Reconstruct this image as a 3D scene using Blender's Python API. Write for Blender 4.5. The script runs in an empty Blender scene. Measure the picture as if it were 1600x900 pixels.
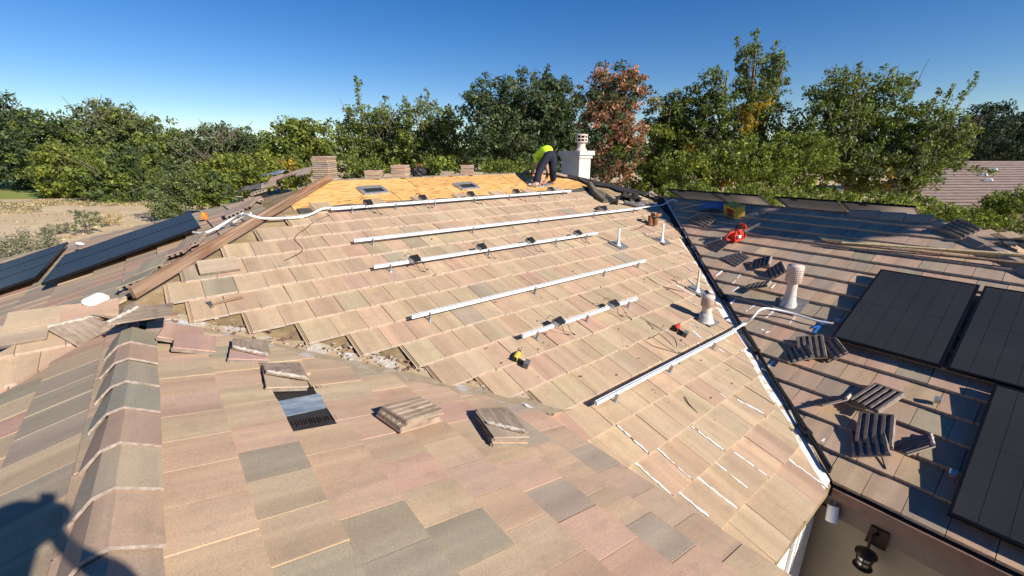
import bpy, bmesh, math, random
import numpy as np
from mathutils import Vector, Matrix

random.seed(7)
rng = np.random.default_rng(11)
sc = bpy.context.scene
COL = sc.collection
R = math.radians

# ------------------------------------------------------------------ camera, world, sun
YAW, PITCH, FPX = R(38.73), R(17.466), 673.7
CAM = Vector((-0.3957, -5.4263, 1.4574))
FWD = Vector((math.sin(YAW) * math.cos(PITCH), math.cos(YAW) * math.cos(PITCH), -math.sin(PITCH)))
RGT = Vector((math.cos(YAW), -math.sin(YAW), 0))
UPV = RGT.cross(FWD)
cd = bpy.data.cameras.new("camera")
cam = bpy.data.objects.new("camera", cd)
COL.objects.link(cam)
mw = Matrix((RGT, UPV, -FWD)).transposed().to_4x4()
mw.translation = CAM
cam.matrix_world = mw
cd.sensor_width = 36
cd.lens = FPX / 1600 * 36
cd.clip_start = 0.02
cd.clip_end = 6000
sc.camera = cam

SUN_EL, SUN_AZ = R(29.3), R(-76)
TOSUN = Vector((math.cos(SUN_EL) * math.cos(SUN_AZ), math.cos(SUN_EL) * math.sin(SUN_AZ), math.sin(SUN_EL)))
w = bpy.data.worlds.new("World")
sc.world = w
w.use_nodes = True
nt = w.node_tree
bg = nt.nodes["Background"]
sky = nt.nodes.new("ShaderNodeTexSky")
sky.sky_type = 'NISHITA'
sky.sun_disc = False
sky.sun_elevation = SUN_EL
sky.sun_rotation = math.atan2(TOSUN.x, TOSUN.y)
sky.altitude = 800
sky.air_density = 1.0
sky.dust_density = 0.0
sky.ozone_density = 3.0
hsv = nt.nodes.new("ShaderNodeHueSaturation")
hsv.inputs["Saturation"].default_value = 1.36
hsv.inputs["Hue"].default_value = 0.512
nt.links.new(sky.outputs[0], hsv.inputs["Color"])
nt.links.new(hsv.outputs[0], bg.inputs[0])
bg.inputs[1].default_value = 0.070
sd = bpy.data.lights.new("sun", 'SUN')
sd.energy = 5.0
sd.angle = R(0.53)
sd.color = (1.0, 0.93, 0.83)
sun = bpy.data.objects.new("sun", sd)
COL.objects.link(sun)
sun.rotation_euler = TOSUN.to_track_quat('Z', 'Y').to_euler()
sc.view_settings.view_transform = 'Standard'
sc.view_settings.look = 'None'
sc.view_settings.exposure = 0.70
sc.view_settings.gamma = 1.0

# ------------------------------------------------------------------ geometry of the place: roof planes z = a*x + b*y + c
W = 0.3
DROP = 0.049
PB = (0.0, 0.3113, -DROP)                 # front slope of the main roof
PA = (-0.28226, 0.0, -0.2306 - DROP)           # near wing, slope to the right of its ridge
PL = (0.30, 0.0, 0.2323 - DROP)                # near wing, slope to the left of its ridge
PW = (0.3113, 0.0, 0.3113 - DROP)              # left hip end of the main roof
PC = (0.3381, 0.0, -2.864 - DROP)              # far wing, slope facing the court
PD = (-0.3381, 0.0, 0.392 - DROP + 0.3381 * 9.63)   # far wing, other slope
PF = (0.0, -0.3113, 0.9946 - DROP + 0.3113 * 3.195)  # rear slope of the main roof
RIDGE_Y, RIDGE_Z = 3.195, 0.9946 - DROP
PH = (0.0, 0.3381, -2.864 - DROP + 0.3381 * 13.85)   # end slope of the far wing
HIPW, HIPR = 1.0, 11.1                   # hips: y = x + 1.0 ; x + y = 11.1
GZ = -4.05


def ray(px, py):
    return RGT * ((px - 800) / FPX) + UPV * ((450 - py) / FPX) + FWD


def on(pl, px, py, h=0.0):
    """where the line of sight through a photograph point meets a roof plane raised by h"""
    d = ray(px, py)
    n = Vector((-pl[0], -pl[1], 1))
    t = (pl[2] + h - n.dot(CAM)) / n.dot(d)
    return CAM + d * t


def onx(px, py, X):
    d = ray(px, py)
    return CAM + d * ((X - CAM.x) / d.x)


def ony(px, py, Y):
    d = ray(px, py)
    return CAM + d * ((Y - CAM.y) / d.y)


def onz(px, py, Z):
    d = ray(px, py)
    return CAM + d * ((Z - CAM.z) / d.z)


def dep(px, py, D):
    return CAM + ray(px, py) * D


def pz(pl, x, y):
    return pl[0] * x + pl[1] * y + pl[2]


def project(p):
    q = Vector(p) - CAM
    d = q.dot(FWD)
    return (800 + FPX * q.dot(RGT) / d, 450 - FPX * q.dot(UPV) / d, d)


def normal(pl):
    return Vector((-pl[0], -pl[1], 1)).normalized()


def frame(pl, loc, rot=0.0, h=0.0):
    """matrix at loc on a plane: z along the normal, x along the course, y up the slope, then turned by rot about the normal"""
    n = normal(pl)
    up = Vector((pl[0], pl[1], 0))
    up = (up - n * up.dot(n)).normalized()
    ex = up.cross(n)
    m = Matrix((ex, up, n)).transposed()
    m = (m @ Matrix.Rotation(rot, 3, 'Z')).to_4x4()
    m.translation = Vector(loc) + n * h
    return m


# ------------------------------------------------------------------ materials
MATS = {}


class NB:
    def __init__(s, name, rough=0.8):
        s.m = bpy.data.materials.new(name)
        s.m.use_nodes = True
        s.t = s.m.node_tree
        s.b = s.t.nodes["Principled BSDF"]
        s.b.inputs["Roughness"].default_value = rough
        s.b.inputs["Specular IOR Level"].default_value = 0.3
        MATS[name] = s.m

    def n(s, typ, **kw):
        x = s.t.nodes.new(typ)
        for k, v in kw.items():
            setattr(x, k, v)
        return x

    def l(s, a, b):
        s.t.links.new(a, b)

    def coord(s, kind="Object", scale=(1, 1, 1), rand=False):
        tc = s.n("ShaderNodeTexCoord")
        mp = s.n("ShaderNodeMapping")
        mp.inputs["Scale"].default_value = scale
        src = tc.outputs[kind]
        if rand:
            oi = s.n("ShaderNodeObjectInfo")
            mu = s.n("ShaderNodeVectorMath", operation='SCALE')
            mu.inputs[0].default_value = (37, 71, 13)
            s.l(oi.outputs["Random"], mu.inputs["Scale"])
            s.l(mu.outputs[0], mp.inputs["Location"])
        s.l(src, mp.inputs[0])
        return mp.outputs[0]

    def noise(s, vec, scale, detail=3, rough=0.55):
        x = s.n("ShaderNodeTexNoise")
        x.inputs["Scale"].default_value = scale
        x.inputs["Detail"].default_value = detail
        x.inputs["Roughness"].default_value = rough
        s.l(vec, x.inputs["Vector"])
        return x.outputs["Fac"]

    def ramp(s, fac, stops, interp='LINEAR'):
        x = s.n("ShaderNodeValToRGB")
        x.color_ramp.interpolation = interp
        e = x.color_ramp.elements
        while len(e) < len(stops):
            e.new(0.5)
        for el, (p, c) in zip(e, stops):
            el.position = p
            el.color = (*c, 1) if len(c) == 3 else c
        s.l(fac, x.inputs[0])
        return x.outputs[0]

    def mix(s, fac, a, b, mode='MIX'):
        x = s.n("ShaderNodeMix", data_type='RGBA', blend_type=mode)
        for inp, v in ((x.inputs[0], fac), (x.inputs[6], a), (x.inputs[7], b)):
            if hasattr(v, "links"):
                s.l(v, inp)
            elif isinstance(v, (int, float)):
                inp.default_value = v
            else:
                inp.default_value = (*v, 1) if len(v) == 3 else v
        return x.outputs[2]

    def grey(s, fac, lo, hi, a=0.3, b=0.7):
        return s.ramp(fac, [(a, (lo,) * 3), (b, (hi,) * 3)])

    def bump(s, fac, strength=0.3, dist=0.01):
        x = s.n("ShaderNodeBump")
        x.inputs["Strength"].default_value = strength
        x.inputs["Distance"].default_value = dist
        s.l(fac, x.inputs["Height"])
        s.l(x.outputs[0], s.b.inputs["Normal"])

    def out(s, c):
        s.l(c, s.b.inputs["Base Color"]) if hasattr(c, "links") else setattr(s.b.inputs["Base Color"], "default_value", (*c, 1))
        return s.m


def plain(name, c, rough=0.6, metal=0.0, var=0.18, scale=9.0, bump=0.15):
    k = NB(name, rough)
    k.b.inputs["Metallic"].default_value = metal
    v = k.coord(rand=True)
    n1 = k.noise(v, scale, 4)
    n2 = k.noise(v, scale * 14, 3)
    c1 = k.mix(1.0, c, k.grey(n1, 1 - var, 1 + var * 0.5), 'MULTIPLY')
    c2 = k.mix(0.6, c1, k.grey(n2, 0.82, 1.12), 'MULTIPLY')
    k.bump(n2, bump, 0.004)
    return k.out(c2)


def tile_mat(name, joined=False, dirt=0.34):
    """colour blended concrete tile: the tile's own colour, streaks that run up the tile, sand grain, grime"""
    k = NB(name, 0.88)
    if joined:
        at = k.n("ShaderNodeAttribute", attribute_name="tilecol")
        base = at.outputs["Color"]
        uv = k.n("ShaderNodeAttribute", attribute_name="tilepos")
        src = uv.outputs["Vector"]
    else:
        oi = k.n("ShaderNodeObjectInfo")
        base = oi.outputs["Color"]
        src = k.coord(rand=True)

    def sc_(s3):
        mp = k.n("ShaderNodeMapping")
        mp.inputs["Scale"].default_value = s3
        k.l(src, mp.inputs[0])
        return mp.outputs[0]
    st = k.noise(sc_((11, 0.7, 1)), 1.0, 4, 0.6)
    st2 = k.noise(sc_((4, 0.35, 1)), 1.0, 2)
    gr = k.noise(sc_((1, 1, 1)), 330, 2, 0.7)
    gr2 = k.noise(sc_((1, 1, 1)), 95, 3, 0.7)
    di = k.noise(sc_((1, 1, 1)), 7, 5, 0.65)
    c = k.mix(k.grey(st, 0, 0.8, 0.42, 0.66), base, k.mix(1, base, (1.22, 1.20, 1.12), 'MULTIPLY'))
    c = k.mix(k.grey(st2, 0, 0.7, 0.45, 0.66), c, k.mix(1, base, (0.80, 0.775, 0.75), 'MULTIPLY'))
    c = k.mix(0.9, c, k.grey(gr, 0.62, 1.36), 'MULTIPLY')
    c = k.mix(0.6, c, k.grey(gr2, 0.84, 1.14), 'MULTIPLY')
    c = k.mix(k.grey(di, 0, dirt, 0.52, 0.78), c, (0.17, 0.135, 0.10))
    k.bump(gr, 0.35, 0.002)
    return k.out(c)


tile_mat("tile")
tile_mat("tile_joined", True)
plain("worn_edge", (0.46, 0.375, 0.30), 0.9, var=0.3, scale=30)
k = NB("tile_worn", 0.95)
v = k.coord("Object", (30, 3, 30), rand=True)
n1, n2 = k.noise(v, 1.0, 4, 0.6), k.noise(k.coord("Object", rand=True), 12, 4)
c = k.ramp(n1, [(0.3, (0.19, 0.145, 0.105)), (0.55, (0.32, 0.245, 0.18)), (0.75, (0.42, 0.33, 0.25))])
k.bump(n1, 0.5, 0.006)
k.out(k.mix(k.grey(n2, 0, 0.6, 0.5, 0.7), c, (0.15, 0.085, 0.055)))
plain("cap_lip", (0.34, 0.275, 0.235), 0.95, var=0.4, scale=40, bump=0.5)
plain("tile_back", (0.25, 0.20, 0.16), 0.95, var=0.35, scale=18, bump=0.4)

k = NB("felt", 0.95)                                     # old brown underlayment with dirt
v = k.coord("Object")
n1, n2, n3 = k.noise(v, 2.2, 6, 0.65), k.noise(v, 14, 5, 0.7), k.noise(v, 60, 4, 0.7)
c = k.ramp(n1, [(0.3, (0.12, 0.088, 0.05)), (0.5, (0.26, 0.18, 0.09)), (0.68, (0.36, 0.275, 0.16))])
c = k.mix(k.grey(n2, 0, 0.7, 0.5, 0.72), c, (0.33, 0.27, 0.18))
c = k.mix(k.grey(n3, 0, 0.6, 0.58, 0.75), c, (0.06, 0.045, 0.03))
k.bump(n3, 0.5, 0.01)
k.out(c)
plain("dark_felt", (0.026, 0.024, 0.024), 0.85, var=0.5, scale=5, bump=0.4)
plain("grey_felt", (0.13, 0.12, 0.115), 0.8, var=0.4, scale=6, bump=0.3)
plain("underlay_dark", (0.085, 0.075, 0.062), 0.9, var=0.4, scale=5, bump=0.3)
plain("olive_felt", (0.16, 0.135, 0.085), 0.9, var=0.35, scale=5, bump=0.3)

k = NB("plywood", 0.75)                                  # fresh strand board, grain along the ridge
v = k.coord("Object", (1, 1, 1))
vx = k.coord("Object", (2.2, 26, 1))
n1, n2 = k.noise(vx, 1.0, 5, 0.65), k.noise(v, 1.3, 3)
vs = k.coord("Object", (5, 30, 1))
n3 = k.noise(vs, 1.0, 2, 0.5)
c = k.ramp(n1, [(0.3, (0.50, 0.25, 0.070)), (0.5, (0.62, 0.335, 0.105)), (0.7, (0.70, 0.43, 0.17))])
c = k.mix(k.grey(n2, 0, 0.5), c, (0.72, 0.45, 0.18))
c = k.mix(k.grey(n3, 0, 0.8, 0.575, 0.63), c, (0.24, 0.105, 0.032))
oi = k.n("ShaderNodeObjectInfo")
c = k.mix(1, c, k.grey(oi.outputs["Random"], 0.80, 1.08, 0, 1), 'MULTIPLY')
k.out(c)

k = NB("old_wood", 0.8)
v = k.coord("Object", (0.8, 34, 34), rand=True)
n1 = k.noise(v, 1.0, 5, 0.6)
n2 = k.noise(k.coord("Object", (0.9, 10, 10), rand=True), 1.0, 4)
c = k.ramp(n1, [(0.3, (0.13, 0.078, 0.05)), (0.5, (0.25, 0.16, 0.105)), (0.7, (0.36, 0.255, 0.18))])
c = k.mix(k.grey(n2, 0, 0.8, 0.5, 0.62), c, (0.15, 0.058, 0.028))
k.bump(n1, 0.4, 0.004)
k.out(c)
k = NB("new_wood", 0.7)
v = k.coord("Object", (1.2, 25, 25), rand=True)
n1 = k.noise(v, 1.0, 4)
k.out(k.ramp(n1, [(0.3, (0.40, 0.30, 0.15)), (0.7, (0.62, 0.50, 0.30))]))

k = NB("flashing", 0.55)                                 # painted valley metal, dirt washed over it
v = k.coord("Object")
n1, n2, n3 = k.noise(v, 3.5, 6, 0.7), k.noise(v, 26, 4, 0.7), k.noise(v, 9, 5, 0.7)
c = k.mix(k.grey(n1, 0, 1, 0.32, 0.50), (0.50, 0.51, 0.52), (0.36, 0.275, 0.17))
c = k.mix(k.grey(n3, 0, 0.8, 0.55, 0.7), c, (0.20, 0.14, 0.07))
c = k.mix(k.grey(n2, 0, 0.7, 0.6, 0.72), c, (0.09, 0.06, 0.035))
k.out(c)
k = NB("white_flashing", 0.6)
v = k.coord("Object")
n1, n2 = k.noise(v, 6, 6, 0.7), k.noise(v, 30, 4, 0.7)
c = k.mix(k.grey(n1, 0, 1, 0.50, 0.60), (0.70, 0.68, 0.64), (0.36, 0.28, 0.17))
c = k.mix(k.grey(n2, 0, 0.7, 0.56, 0.66), c, (0.12, 0.08, 0.04))
k.out(c)
k = NB("blue_metal", 0.45)
v = k.coord("Object", (4, 14, 1))
n1 = k.noise(v, 1.0, 6, 0.7)
k.b.inputs["Metallic"].default_value = 0.3
k.out(k.ramp(n1, [(0.35, (0.16, 0.20, 0.25)), (0.55, (0.32, 0.38, 0.43)), (0.72, (0.55, 0.58, 0.60))]))

k = NB("stucco", 0.9)
v = k.coord("Object")
n1, n2 = k.noise(v, 120, 3), k.noise(v, 1.5, 4)
k.bump(n1, 0.4, 0.004)
k.out(k.mix(1, (0.31, 0.255, 0.19), k.grey(n2, 0.8, 1.1), 'MULTIPLY'))
plain("white_paint", (0.78, 0.77, 0.74), 0.6, var=0.08, scale=4)
plain("chimney_stucco", (0.54, 0.505, 0.45), 0.9, var=0.12, scale=5, bump=0.3)
plain("fascia_paint", (0.20, 0.145, 0.118), 0.6, var=0.12, scale=3)
plain("trim_dark", (0.05, 0.03, 0.025), 0.8, var=0.4)
plain("trim_brown", (0.22, 0.13, 0.095), 0.6, var=0.2)
plain("aluminium", (0.82, 0.82, 0.81), 0.45, 0.15, var=0.06, scale=3, bump=0.05)
plain("galvanised", (0.50, 0.51, 0.52), 0.4, 0.7, var=0.25, scale=12)
plain("pvc_white", (0.76, 0.75, 0.72), 0.45, var=0.08)
plain("lead", (0.20, 0.195, 0.19), 0.6, 0.2, var=0.3, scale=14)
k = NB("vent_paint", 0.8)                                # pale pink paint, mastic smeared at the foot
v = k.coord("Object")
n1 = k.noise(v, 22, 5, 0.7)
k.out(k.mix(k.grey(n1, 0, 0.8, 0.5, 0.66), (0.60, 0.475, 0.40), (0.42, 0.36, 0.32)))
plain("neighbour_tile", (0.38, 0.275, 0.225), 0.9, var=0.25, scale=3)
plain("crust", (0.50, 0.44, 0.37), 0.95, var=0.4, scale=40, bump=0.5)
plain("mastic", (0.52, 0.49, 0.46), 0.6, var=0.3, scale=20, bump=0.4)
plain("black_plastic", (0.018, 0.018, 0.019), 0.45, var=0.3)
plain("grey_plastic", (0.12, 0.12, 0.125), 0.5, var=0.2)
plain("cable_black", (0.012, 0.012, 0.013), 0.7, var=0.3)
plain("red_plastic", (0.62, 0.055, 0.03), 0.4, var=0.15)
plain("yellow_plastic", (0.62, 0.42, 0.05), 0.45, var=0.2)
plain("tool_steel", (0.48, 0.48, 0.48), 0.3, 0.9, var=0.2)
plain("leather", (0.22, 0.095, 0.042), 0.6, var=0.4, scale=16)
plain("cardboard_yellow", (0.56, 0.36, 0.06), 0.8, var=0.2)
plain("box_print", (0.24, 0.035, 0.03), 0.7, var=0.3)
plain("box_print_dark", (0.04, 0.035, 0.03), 0.7, var=0.3)
plain("blue_sheet", (0.10, 0.16, 0.30), 0.5, var=0.3, scale=4)
plain("blue_tape", (0.03, 0.16, 0.50), 0.5, var=0.2)
plain("orange_flag", (0.85, 0.24, 0.03), 0.7, var=0.3, scale=14)
plain("white_cloth", (0.78, 0.77, 0.76), 0.9, var=0.1)
plain("hivis", (0.52, 0.86, 0.03), 0.75, var=0.12, scale=6)
plain("navy_cloth", (0.014, 0.016, 0.030), 0.85, var=0.4, scale=8)
plain("skin", (0.40, 0.22, 0.15), 0.55, var=0.1)
plain("straw_hat", (0.42, 0.33, 0.2), 0.9, var=0.2)
plain("dark_hair", (0.02, 0.015, 0.012), 0.6, var=0.2)
plain("shoe_tan", (0.26, 0.20, 0.15), 0.8, var=0.3)
plain("lamp_bronze", (0.035, 0.022, 0.016), 0.4, 0.5, var=0.3)
plain("lamp_white", (0.80, 0.80, 0.82), 0.4, var=0.05)
k = NB("lamp_glass", 0.15)
k.b.inputs["Transmission Weight"].default_value = 0.5
k.b.inputs["Roughness"].default_value = 0.4
k.out((0.16, 0.12, 0.08))

k = NB("panel_glass", 0.22)                              # dark module glass with dust
v = k.coord("Object", rand=True)
n1, n2 = k.noise(v, 1.2, 4), k.noise(v, 240, 2, 0.8)
c = k.ramp(n1, [(0.3, (0.024, 0.025, 0.026)), (0.7, (0.034, 0.035, 0.036))])
c = k.mix(k.grey(n2, 0, 0.35, 0.6, 0.75), c, (0.10, 0.11, 0.12))
k.b.inputs["Specular IOR Level"].default_value = 0.16
k.l(k.grey(n2, 0.3, 0.5), k.b.inputs["Roughness"])
k.out(c)
plain("panel_line", (0.018, 0.0185, 0.019), 0.6, var=0.2)
MATS["panel_line"].node_tree.nodes["Principled BSDF"].inputs["Specular IOR Level"].default_value = 0.05
plain("panel_frame", (0.012, 0.012, 0.013), 0.35, 0.5, var=0.2)
plain("panel_back", (0.80, 0.78, 0.77), 0.6, var=0.08)

k = NB("ground_earth", 1.0)
v = k.coord("Object")
n1, n2, n3 = k.noise(v, 0.09, 5, 0.6), k.noise(v, 1.1, 6, 0.7), k.noise(v, 0.4, 5, 0.6)
c = k.ramp(n1, [(0.35, (0.46, 0.345, 0.20)), (0.65, (0.56, 0.43, 0.27))])
c = k.mix(k.grey(n2, 0, 0.5, 0.5, 0.72), c, (0.30, 0.20, 0.10))
c = k.mix(k.grey(n3, 0, 0.6, 0.5, 0.7), c, (0.66, 0.51, 0.34))
k.bump(n2, 0.5, 0.1)
k.out(c)
k = NB("lawn", 1.0)
v = k.coord("Object")
n1 = k.noise(v, 1.4, 6, 0.7)
k.out(k.ramp(n1, [(0.3, (0.15, 0.18, 0.035)), (0.7, (0.26, 0.29, 0.07))]))
k = NB("bark", 0.95)
v = k.coord("Object", (6, 6, 1.2), rand=True)
n1 = k.noise(v, 2.0, 5, 0.7)
k.bump(n1, 0.5, 0.03)
k.out(k.ramp(n1, [(0.3, (0.07, 0.052, 0.038)), (0.7, (0.21, 0.17, 0.13))]))


def leaf_mat(name):
    k = NB(name, 0.6)
    at = k.n("ShaderNodeAttribute", attribute_name="leafcol")
    k.l(at.outputs["Color"], k.b.inputs["Base Color"])
    k.b.inputs["Specular IOR Level"].default_value = 0.25
    tr = k.n("ShaderNodeBsdfTranslucent")
    k.l(k.mix(1, at.outputs["Color"], (1.1, 1.25, 0.5), 'MULTIPLY'), tr.inputs[0])
    mx = k.n("ShaderNodeMixShader")
    mx.inputs[0].default_value = 0.3
    k.l(k.b.outputs[0], mx.inputs[1])
    k.l(tr.outputs[0], mx.inputs[2])
    k.l(mx.outputs[0], k.t.nodes["Material Output"].inputs[0])


leaf_mat("leaf")


# ------------------------------------------------------------------ mesh helpers
class MB:
    """collects pieces of one mesh"""

    def __init__(s):
        s.v, s.f, s.mi, s.sm = [], [], [], []

    def add(s, vs, fs, mi=0, smooth=False, m=None):
        o = len(s.v)
        s.v += [tuple(m @ Vector(p)) if m is not None else tuple(p) for p in vs]
        for f in fs:
            s.f.append(tuple(i + o for i in f))
            s.mi.append(mi)
            s.sm.append(smooth)
        return s

    def box(s, c, d, mi=0, m=None, taper=1.0):
        x, y, z = d[0] / 2, d[1] / 2, d[2] / 2
        vs = []
        for sz in (-1, 1):
            t = taper if sz > 0 else 1
            vs += [(c[0] - x * t, c[1] - y * t, c[2] + sz * z), (c[0] + x * t, c[1] - y * t, c[2] + sz * z),
                   (c[0] + x * t, c[1] + y * t, c[2] + sz * z), (c[0] - x * t, c[1] + y * t, c[2] + sz * z)]
        return s.add(vs, [(3, 2, 1, 0), (4, 5, 6, 7), (0, 1, 5, 4), (1, 2, 6, 5), (2, 3, 7, 6), (3, 0, 4, 7)], mi, False, m)

    def bar(s, p0, p1, wd, ht, mi=0, up=Vector((0, 0, 1))):
        p0, p1 = Vector(p0), Vector(p1)
        d = (p1 - p0)
        L = d.length
        d.normalize()
        sx = d.cross(up).normalized()
        uz = sx.cross(d)
        m = Matrix((d, -sx, uz)).transposed().to_4x4()
        m.translation = (p0 + p1) / 2
        return s.box((0, 0, 0), (L, wd, ht), mi, m)

    def tube(s, pts, r, n=8, mi=0, cap=True, smooth=True):
        pts = [Vector(p) for p in pts]
        rs = r if isinstance(r, (list, tuple)) else [r] * len(pts)
        vs, fs = [], []
        prev = None
        for i, p in enumerate(pts):
            d = (pts[min(i + 1, len(pts) - 1)] - pts[max(i - 1, 0)]).normalized()
            if prev is None:
                a = d.cross(Vector((0, 0, 1)))
                if a.length < 1e-3:
                    a = d.cross(Vector((1, 0, 0)))
            else:
                a = prev - d * prev.dot(d)
            a.normalize()
            prev = a
            b = d.cross(a)
            for j in range(n):
                t = 2 * math.pi * j / n
                vs.append(p + (a * math.cos(t) + b * math.sin(t)) * rs[i])
        for i in range(len(pts) - 1):
            for j in range(n):
                k2 = (j + 1) % n
                fs.append((i * n + j, i * n + k2, (i + 1) * n + k2, (i + 1) * n + j))
        s.add(vs, fs, mi, smooth)
        if cap:
            s.add(vs[:n], [tuple(reversed(range(n)))], mi)
            s.add(vs[-n:], [tuple(range(n))], mi)
        return s

    def lathe(s, prof, n=20, mi=0, m=None, smooth=True):
        vs, fs = [], []
        for r, z in prof:
            for j in range(n):
                t = 2 * math.pi * j / n
                vs.append((r * math.cos(t), r * math.sin(t), z))
        for i in range(len(prof) - 1):
            for j in range(n):
                k2 = (j + 1) % n
                fs.append((i * n + j, i * n + k2, (i + 1) * n + k2, (i + 1) * n + j))
        return s.add(vs, fs, mi, smooth, m)

    def slab(s, poly, th, mi=0, side=None):
        """polygon (3D points, counter-clockwise from above) given thickness th downwards"""
        n = len(poly)
        vs = [Vector(p) for p in poly] + [Vector(p) - Vector((0, 0, th)) for p in poly]
        s.add(vs, [tuple(range(n)), tuple(reversed(range(n, 2 * n)))], mi)
        s.add(vs, [(i, n + i, n + (i + 1) % n, (i + 1) % n) for i in range(n)], mi if side is None else side)
        return s

    def mesh(s, name, mats):
        me = bpy.data.meshes.new(name)
        me.from_pydata(s.v, [], s.f)
        for m in ([mats] if isinstance(mats, str) else mats):
            me.materials.append(MATS[m])
        me.polygons.foreach_set("material_index", s.mi)
        me.polygons.foreach_set("use_smooth", s.sm)
        me.update()
        return me

    def build(s, name, mats, parent=None, mx=None):
        return link(name, s.mesh(name, mats), parent, mx)


def link(name, data, parent=None, mx=None):
    o = bpy.data.objects.new(name, data)
    COL.objects.link(o)
    if parent is not None:
        o.parent = parent
    if mx is not None:
        o.matrix_local = mx
    return o


def tag(o, label=None, cat=None, group=None, kind=None):
    for k_, v_ in (("label", label), ("category", cat), ("group", group), ("kind", kind)):
        if v_:
            o[k_] = v_
    return o


def empty(name, loc=(0, 0, 0), label=None, cat=None, group=None, mx=None):
    o = bpy.data.objects.new(name, None)
    COL.objects.link(o)
    o.empty_display_size = 0.1
    if mx is not None:
        o.matrix_world = mx
    else:
        o.location = loc
    return tag(o, label, cat, group)


def bez(pts, k_=8):
    """smooth curve through points (Catmull-Rom)"""
    P = [Vector(p) for p in pts]
    out = []
    for i in range(len(P) - 1):
        a, b, c, d = P[max(i - 1, 0)], P[i], P[i + 1], P[min(i + 2, len(P) - 1)]
        for j in range(k_):
            t = j / k_
            out.append(0.5 * ((2 * b) + (c - a) * t + (2 * a - 5 * b + 4 * c - d) * t * t + (3 * b - a - 3 * c + d) * t ** 3))
    return out + [P[-1]]


# ------------------------------------------------------------------ the setting: ground
g = MB()
g.add([(-3000, -3000, GZ), (3000, -3000, GZ), (3000, 3000, GZ), (-3000, 3000, GZ)], [(0, 1, 2, 3)])
tag(g.build("ground", "ground_earth"), kind="structure")


def ground_patch(name, pts, mat, z):
    b = MB()
    b.add([(p.x, p.y, GZ + z) for p in pts], [tuple(range(len(pts)))])
    return tag(b.build(name, mat), kind="structure")


ground_patch("lawn", [onz(-300, 318, GZ), onz(75, 310, GZ), onz(140, 303, GZ), onz(330, 292, GZ), onz(350, 272, GZ), onz(-500, 272, GZ)], "lawn", 0.004)

k = NB("dark_court_floor", 0.95)  # dark floor added out of view to cut light bounced onto the court wall
v = k.coord("Object")
n1 = k.noise(v, 2.5, 5, 0.6)
k.out(k.ramp(n1, [(0.3, (0.075, 0.068, 0.06)), (0.7, (0.12, 0.11, 0.098))]))
b = MB()
b.add([(1.4, -14, GZ + .008), (7.5, -14, GZ + .008), (7.5, -4.4, GZ + .008), (1.4, -4.4, GZ + .008)], [(0, 1, 2, 3)])
tag(b.build("added_court_floor", "dark_court_floor"), kind="structure")

# ------------------------------------------------------------------ the house
house = empty("house", (4, 0, GZ), "large tan tiled house being reroofed, with bare deck, valleys and a stucco chimney", "house")
HINV = house.matrix_world.inverted() if False else Matrix.Translation((-4, 0, -GZ))
CLEAR = []


def hpart(mb, name, mats, parent=None):
    o = mb.build(name, mats, parent or house)
    if parent is None:
        o.matrix_local = HINV
    return o


def P3(pl, x, y, h=0.0):
    return Vector((x, y, pz(pl, x, y) + h))


# roof slopes: decks under the tiles
EX, EY = 4.04, -4.72                                   # eave of the far wing, eave of the main front slope
AEX = 1.93                                             # eave of the near wing
TH = 0.10


def slope(pl, pts, mat, name="roof_slope"):
    b = MB()
    b.slab([P3(pl, x, y, -0.012) for x, y in pts], TH, 0)
    return hpart(b, name, mat)


vx = lambda y: (pz(PB, 0, y) - PA[2]) / PA[0]           # near valley
# the front slope runs from the ridge to its short eave, between the hips and the two valleys
yv = 0.3113
sB = slope(PB, [(-3.6, -2.6), (-0.8, -0.03), (1.93, -2.49), (1.55, -2.6), (1.55, EY), (EX - 0.03, EY), (7.7, -1.02 + 0.02), (9.63, 1.25), (7.92, RIDGE_Y), (2.195, RIDGE_Y)], "felt")
sA = slope(PA, [(-0.795, -9.5), (AEX, -9.5), (AEX, -2.75), (-0.795, 0.0)], "felt")
sL = slope(PL, [(-3.7, -9.5), (-0.795, -9.5), (-0.795, 0.0), (-3.7, -2.85)], "felt")
sW = slope(PW, [(-4.1, -3.1), (2.195, RIDGE_Y), (-4.1, RIDGE_Y + 6.295)], "felt")
sC = slope(PC, [(EX, -6.75), (7.1, -6.75), (9.63, -4.22), (9.63, 1.3), (EX, EY + 0.03)], "dark_felt")
sH = slope(PH, [(7.1, -6.75), (12.16, -6.75), (9.63, -4.22)], "dark_felt")
sD = slope(PD, [(9.63, -4.22), (12.16, -6.75), (15, -6.75), (15, 8.5), (7.92, RIDGE_Y), (9.63, 1.25)], "worn_edge")
sF = slope(PF, [(2.195, RIDGE_Y), (7.92, RIDGE_Y), (13.0, 8.3), (-4.1, 9.49)], "grey_felt")
SL = {"B": (PB, sB), "A": (PA, sA), "L": (PL, sL), "W": (PW, sW), "C": (PC, sC), "H": (PH, sH)}

# ------------------------------------------------------------------ roof tiles
PAL = {"tan": (0.425, 0.305, 0.212), "peach": (0.430, 0.296, 0.212), "sand": (0.425, 0.320, 0.220), "pink": (0.430, 0.276, 0.210),
       "grey": (0.312, 0.258, 0.196), "mauve": (0.320, 0.250, 0.200), "olive": (0.385, 0.298, 0.208), "rose": (0.385, 0.272, 0.205)}


def pick(ws):
    ks = list(ws)
    c = PAL[random.choices(ks, [ws[q] for q in ks])[0]]
    j = random.uniform(0.93, 1.07)
    c = (c[0], c[1], c[2] * 0.945)
    return tuple(ch * j * random.uniform(0.98, 1.02) for ch in c)


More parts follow.
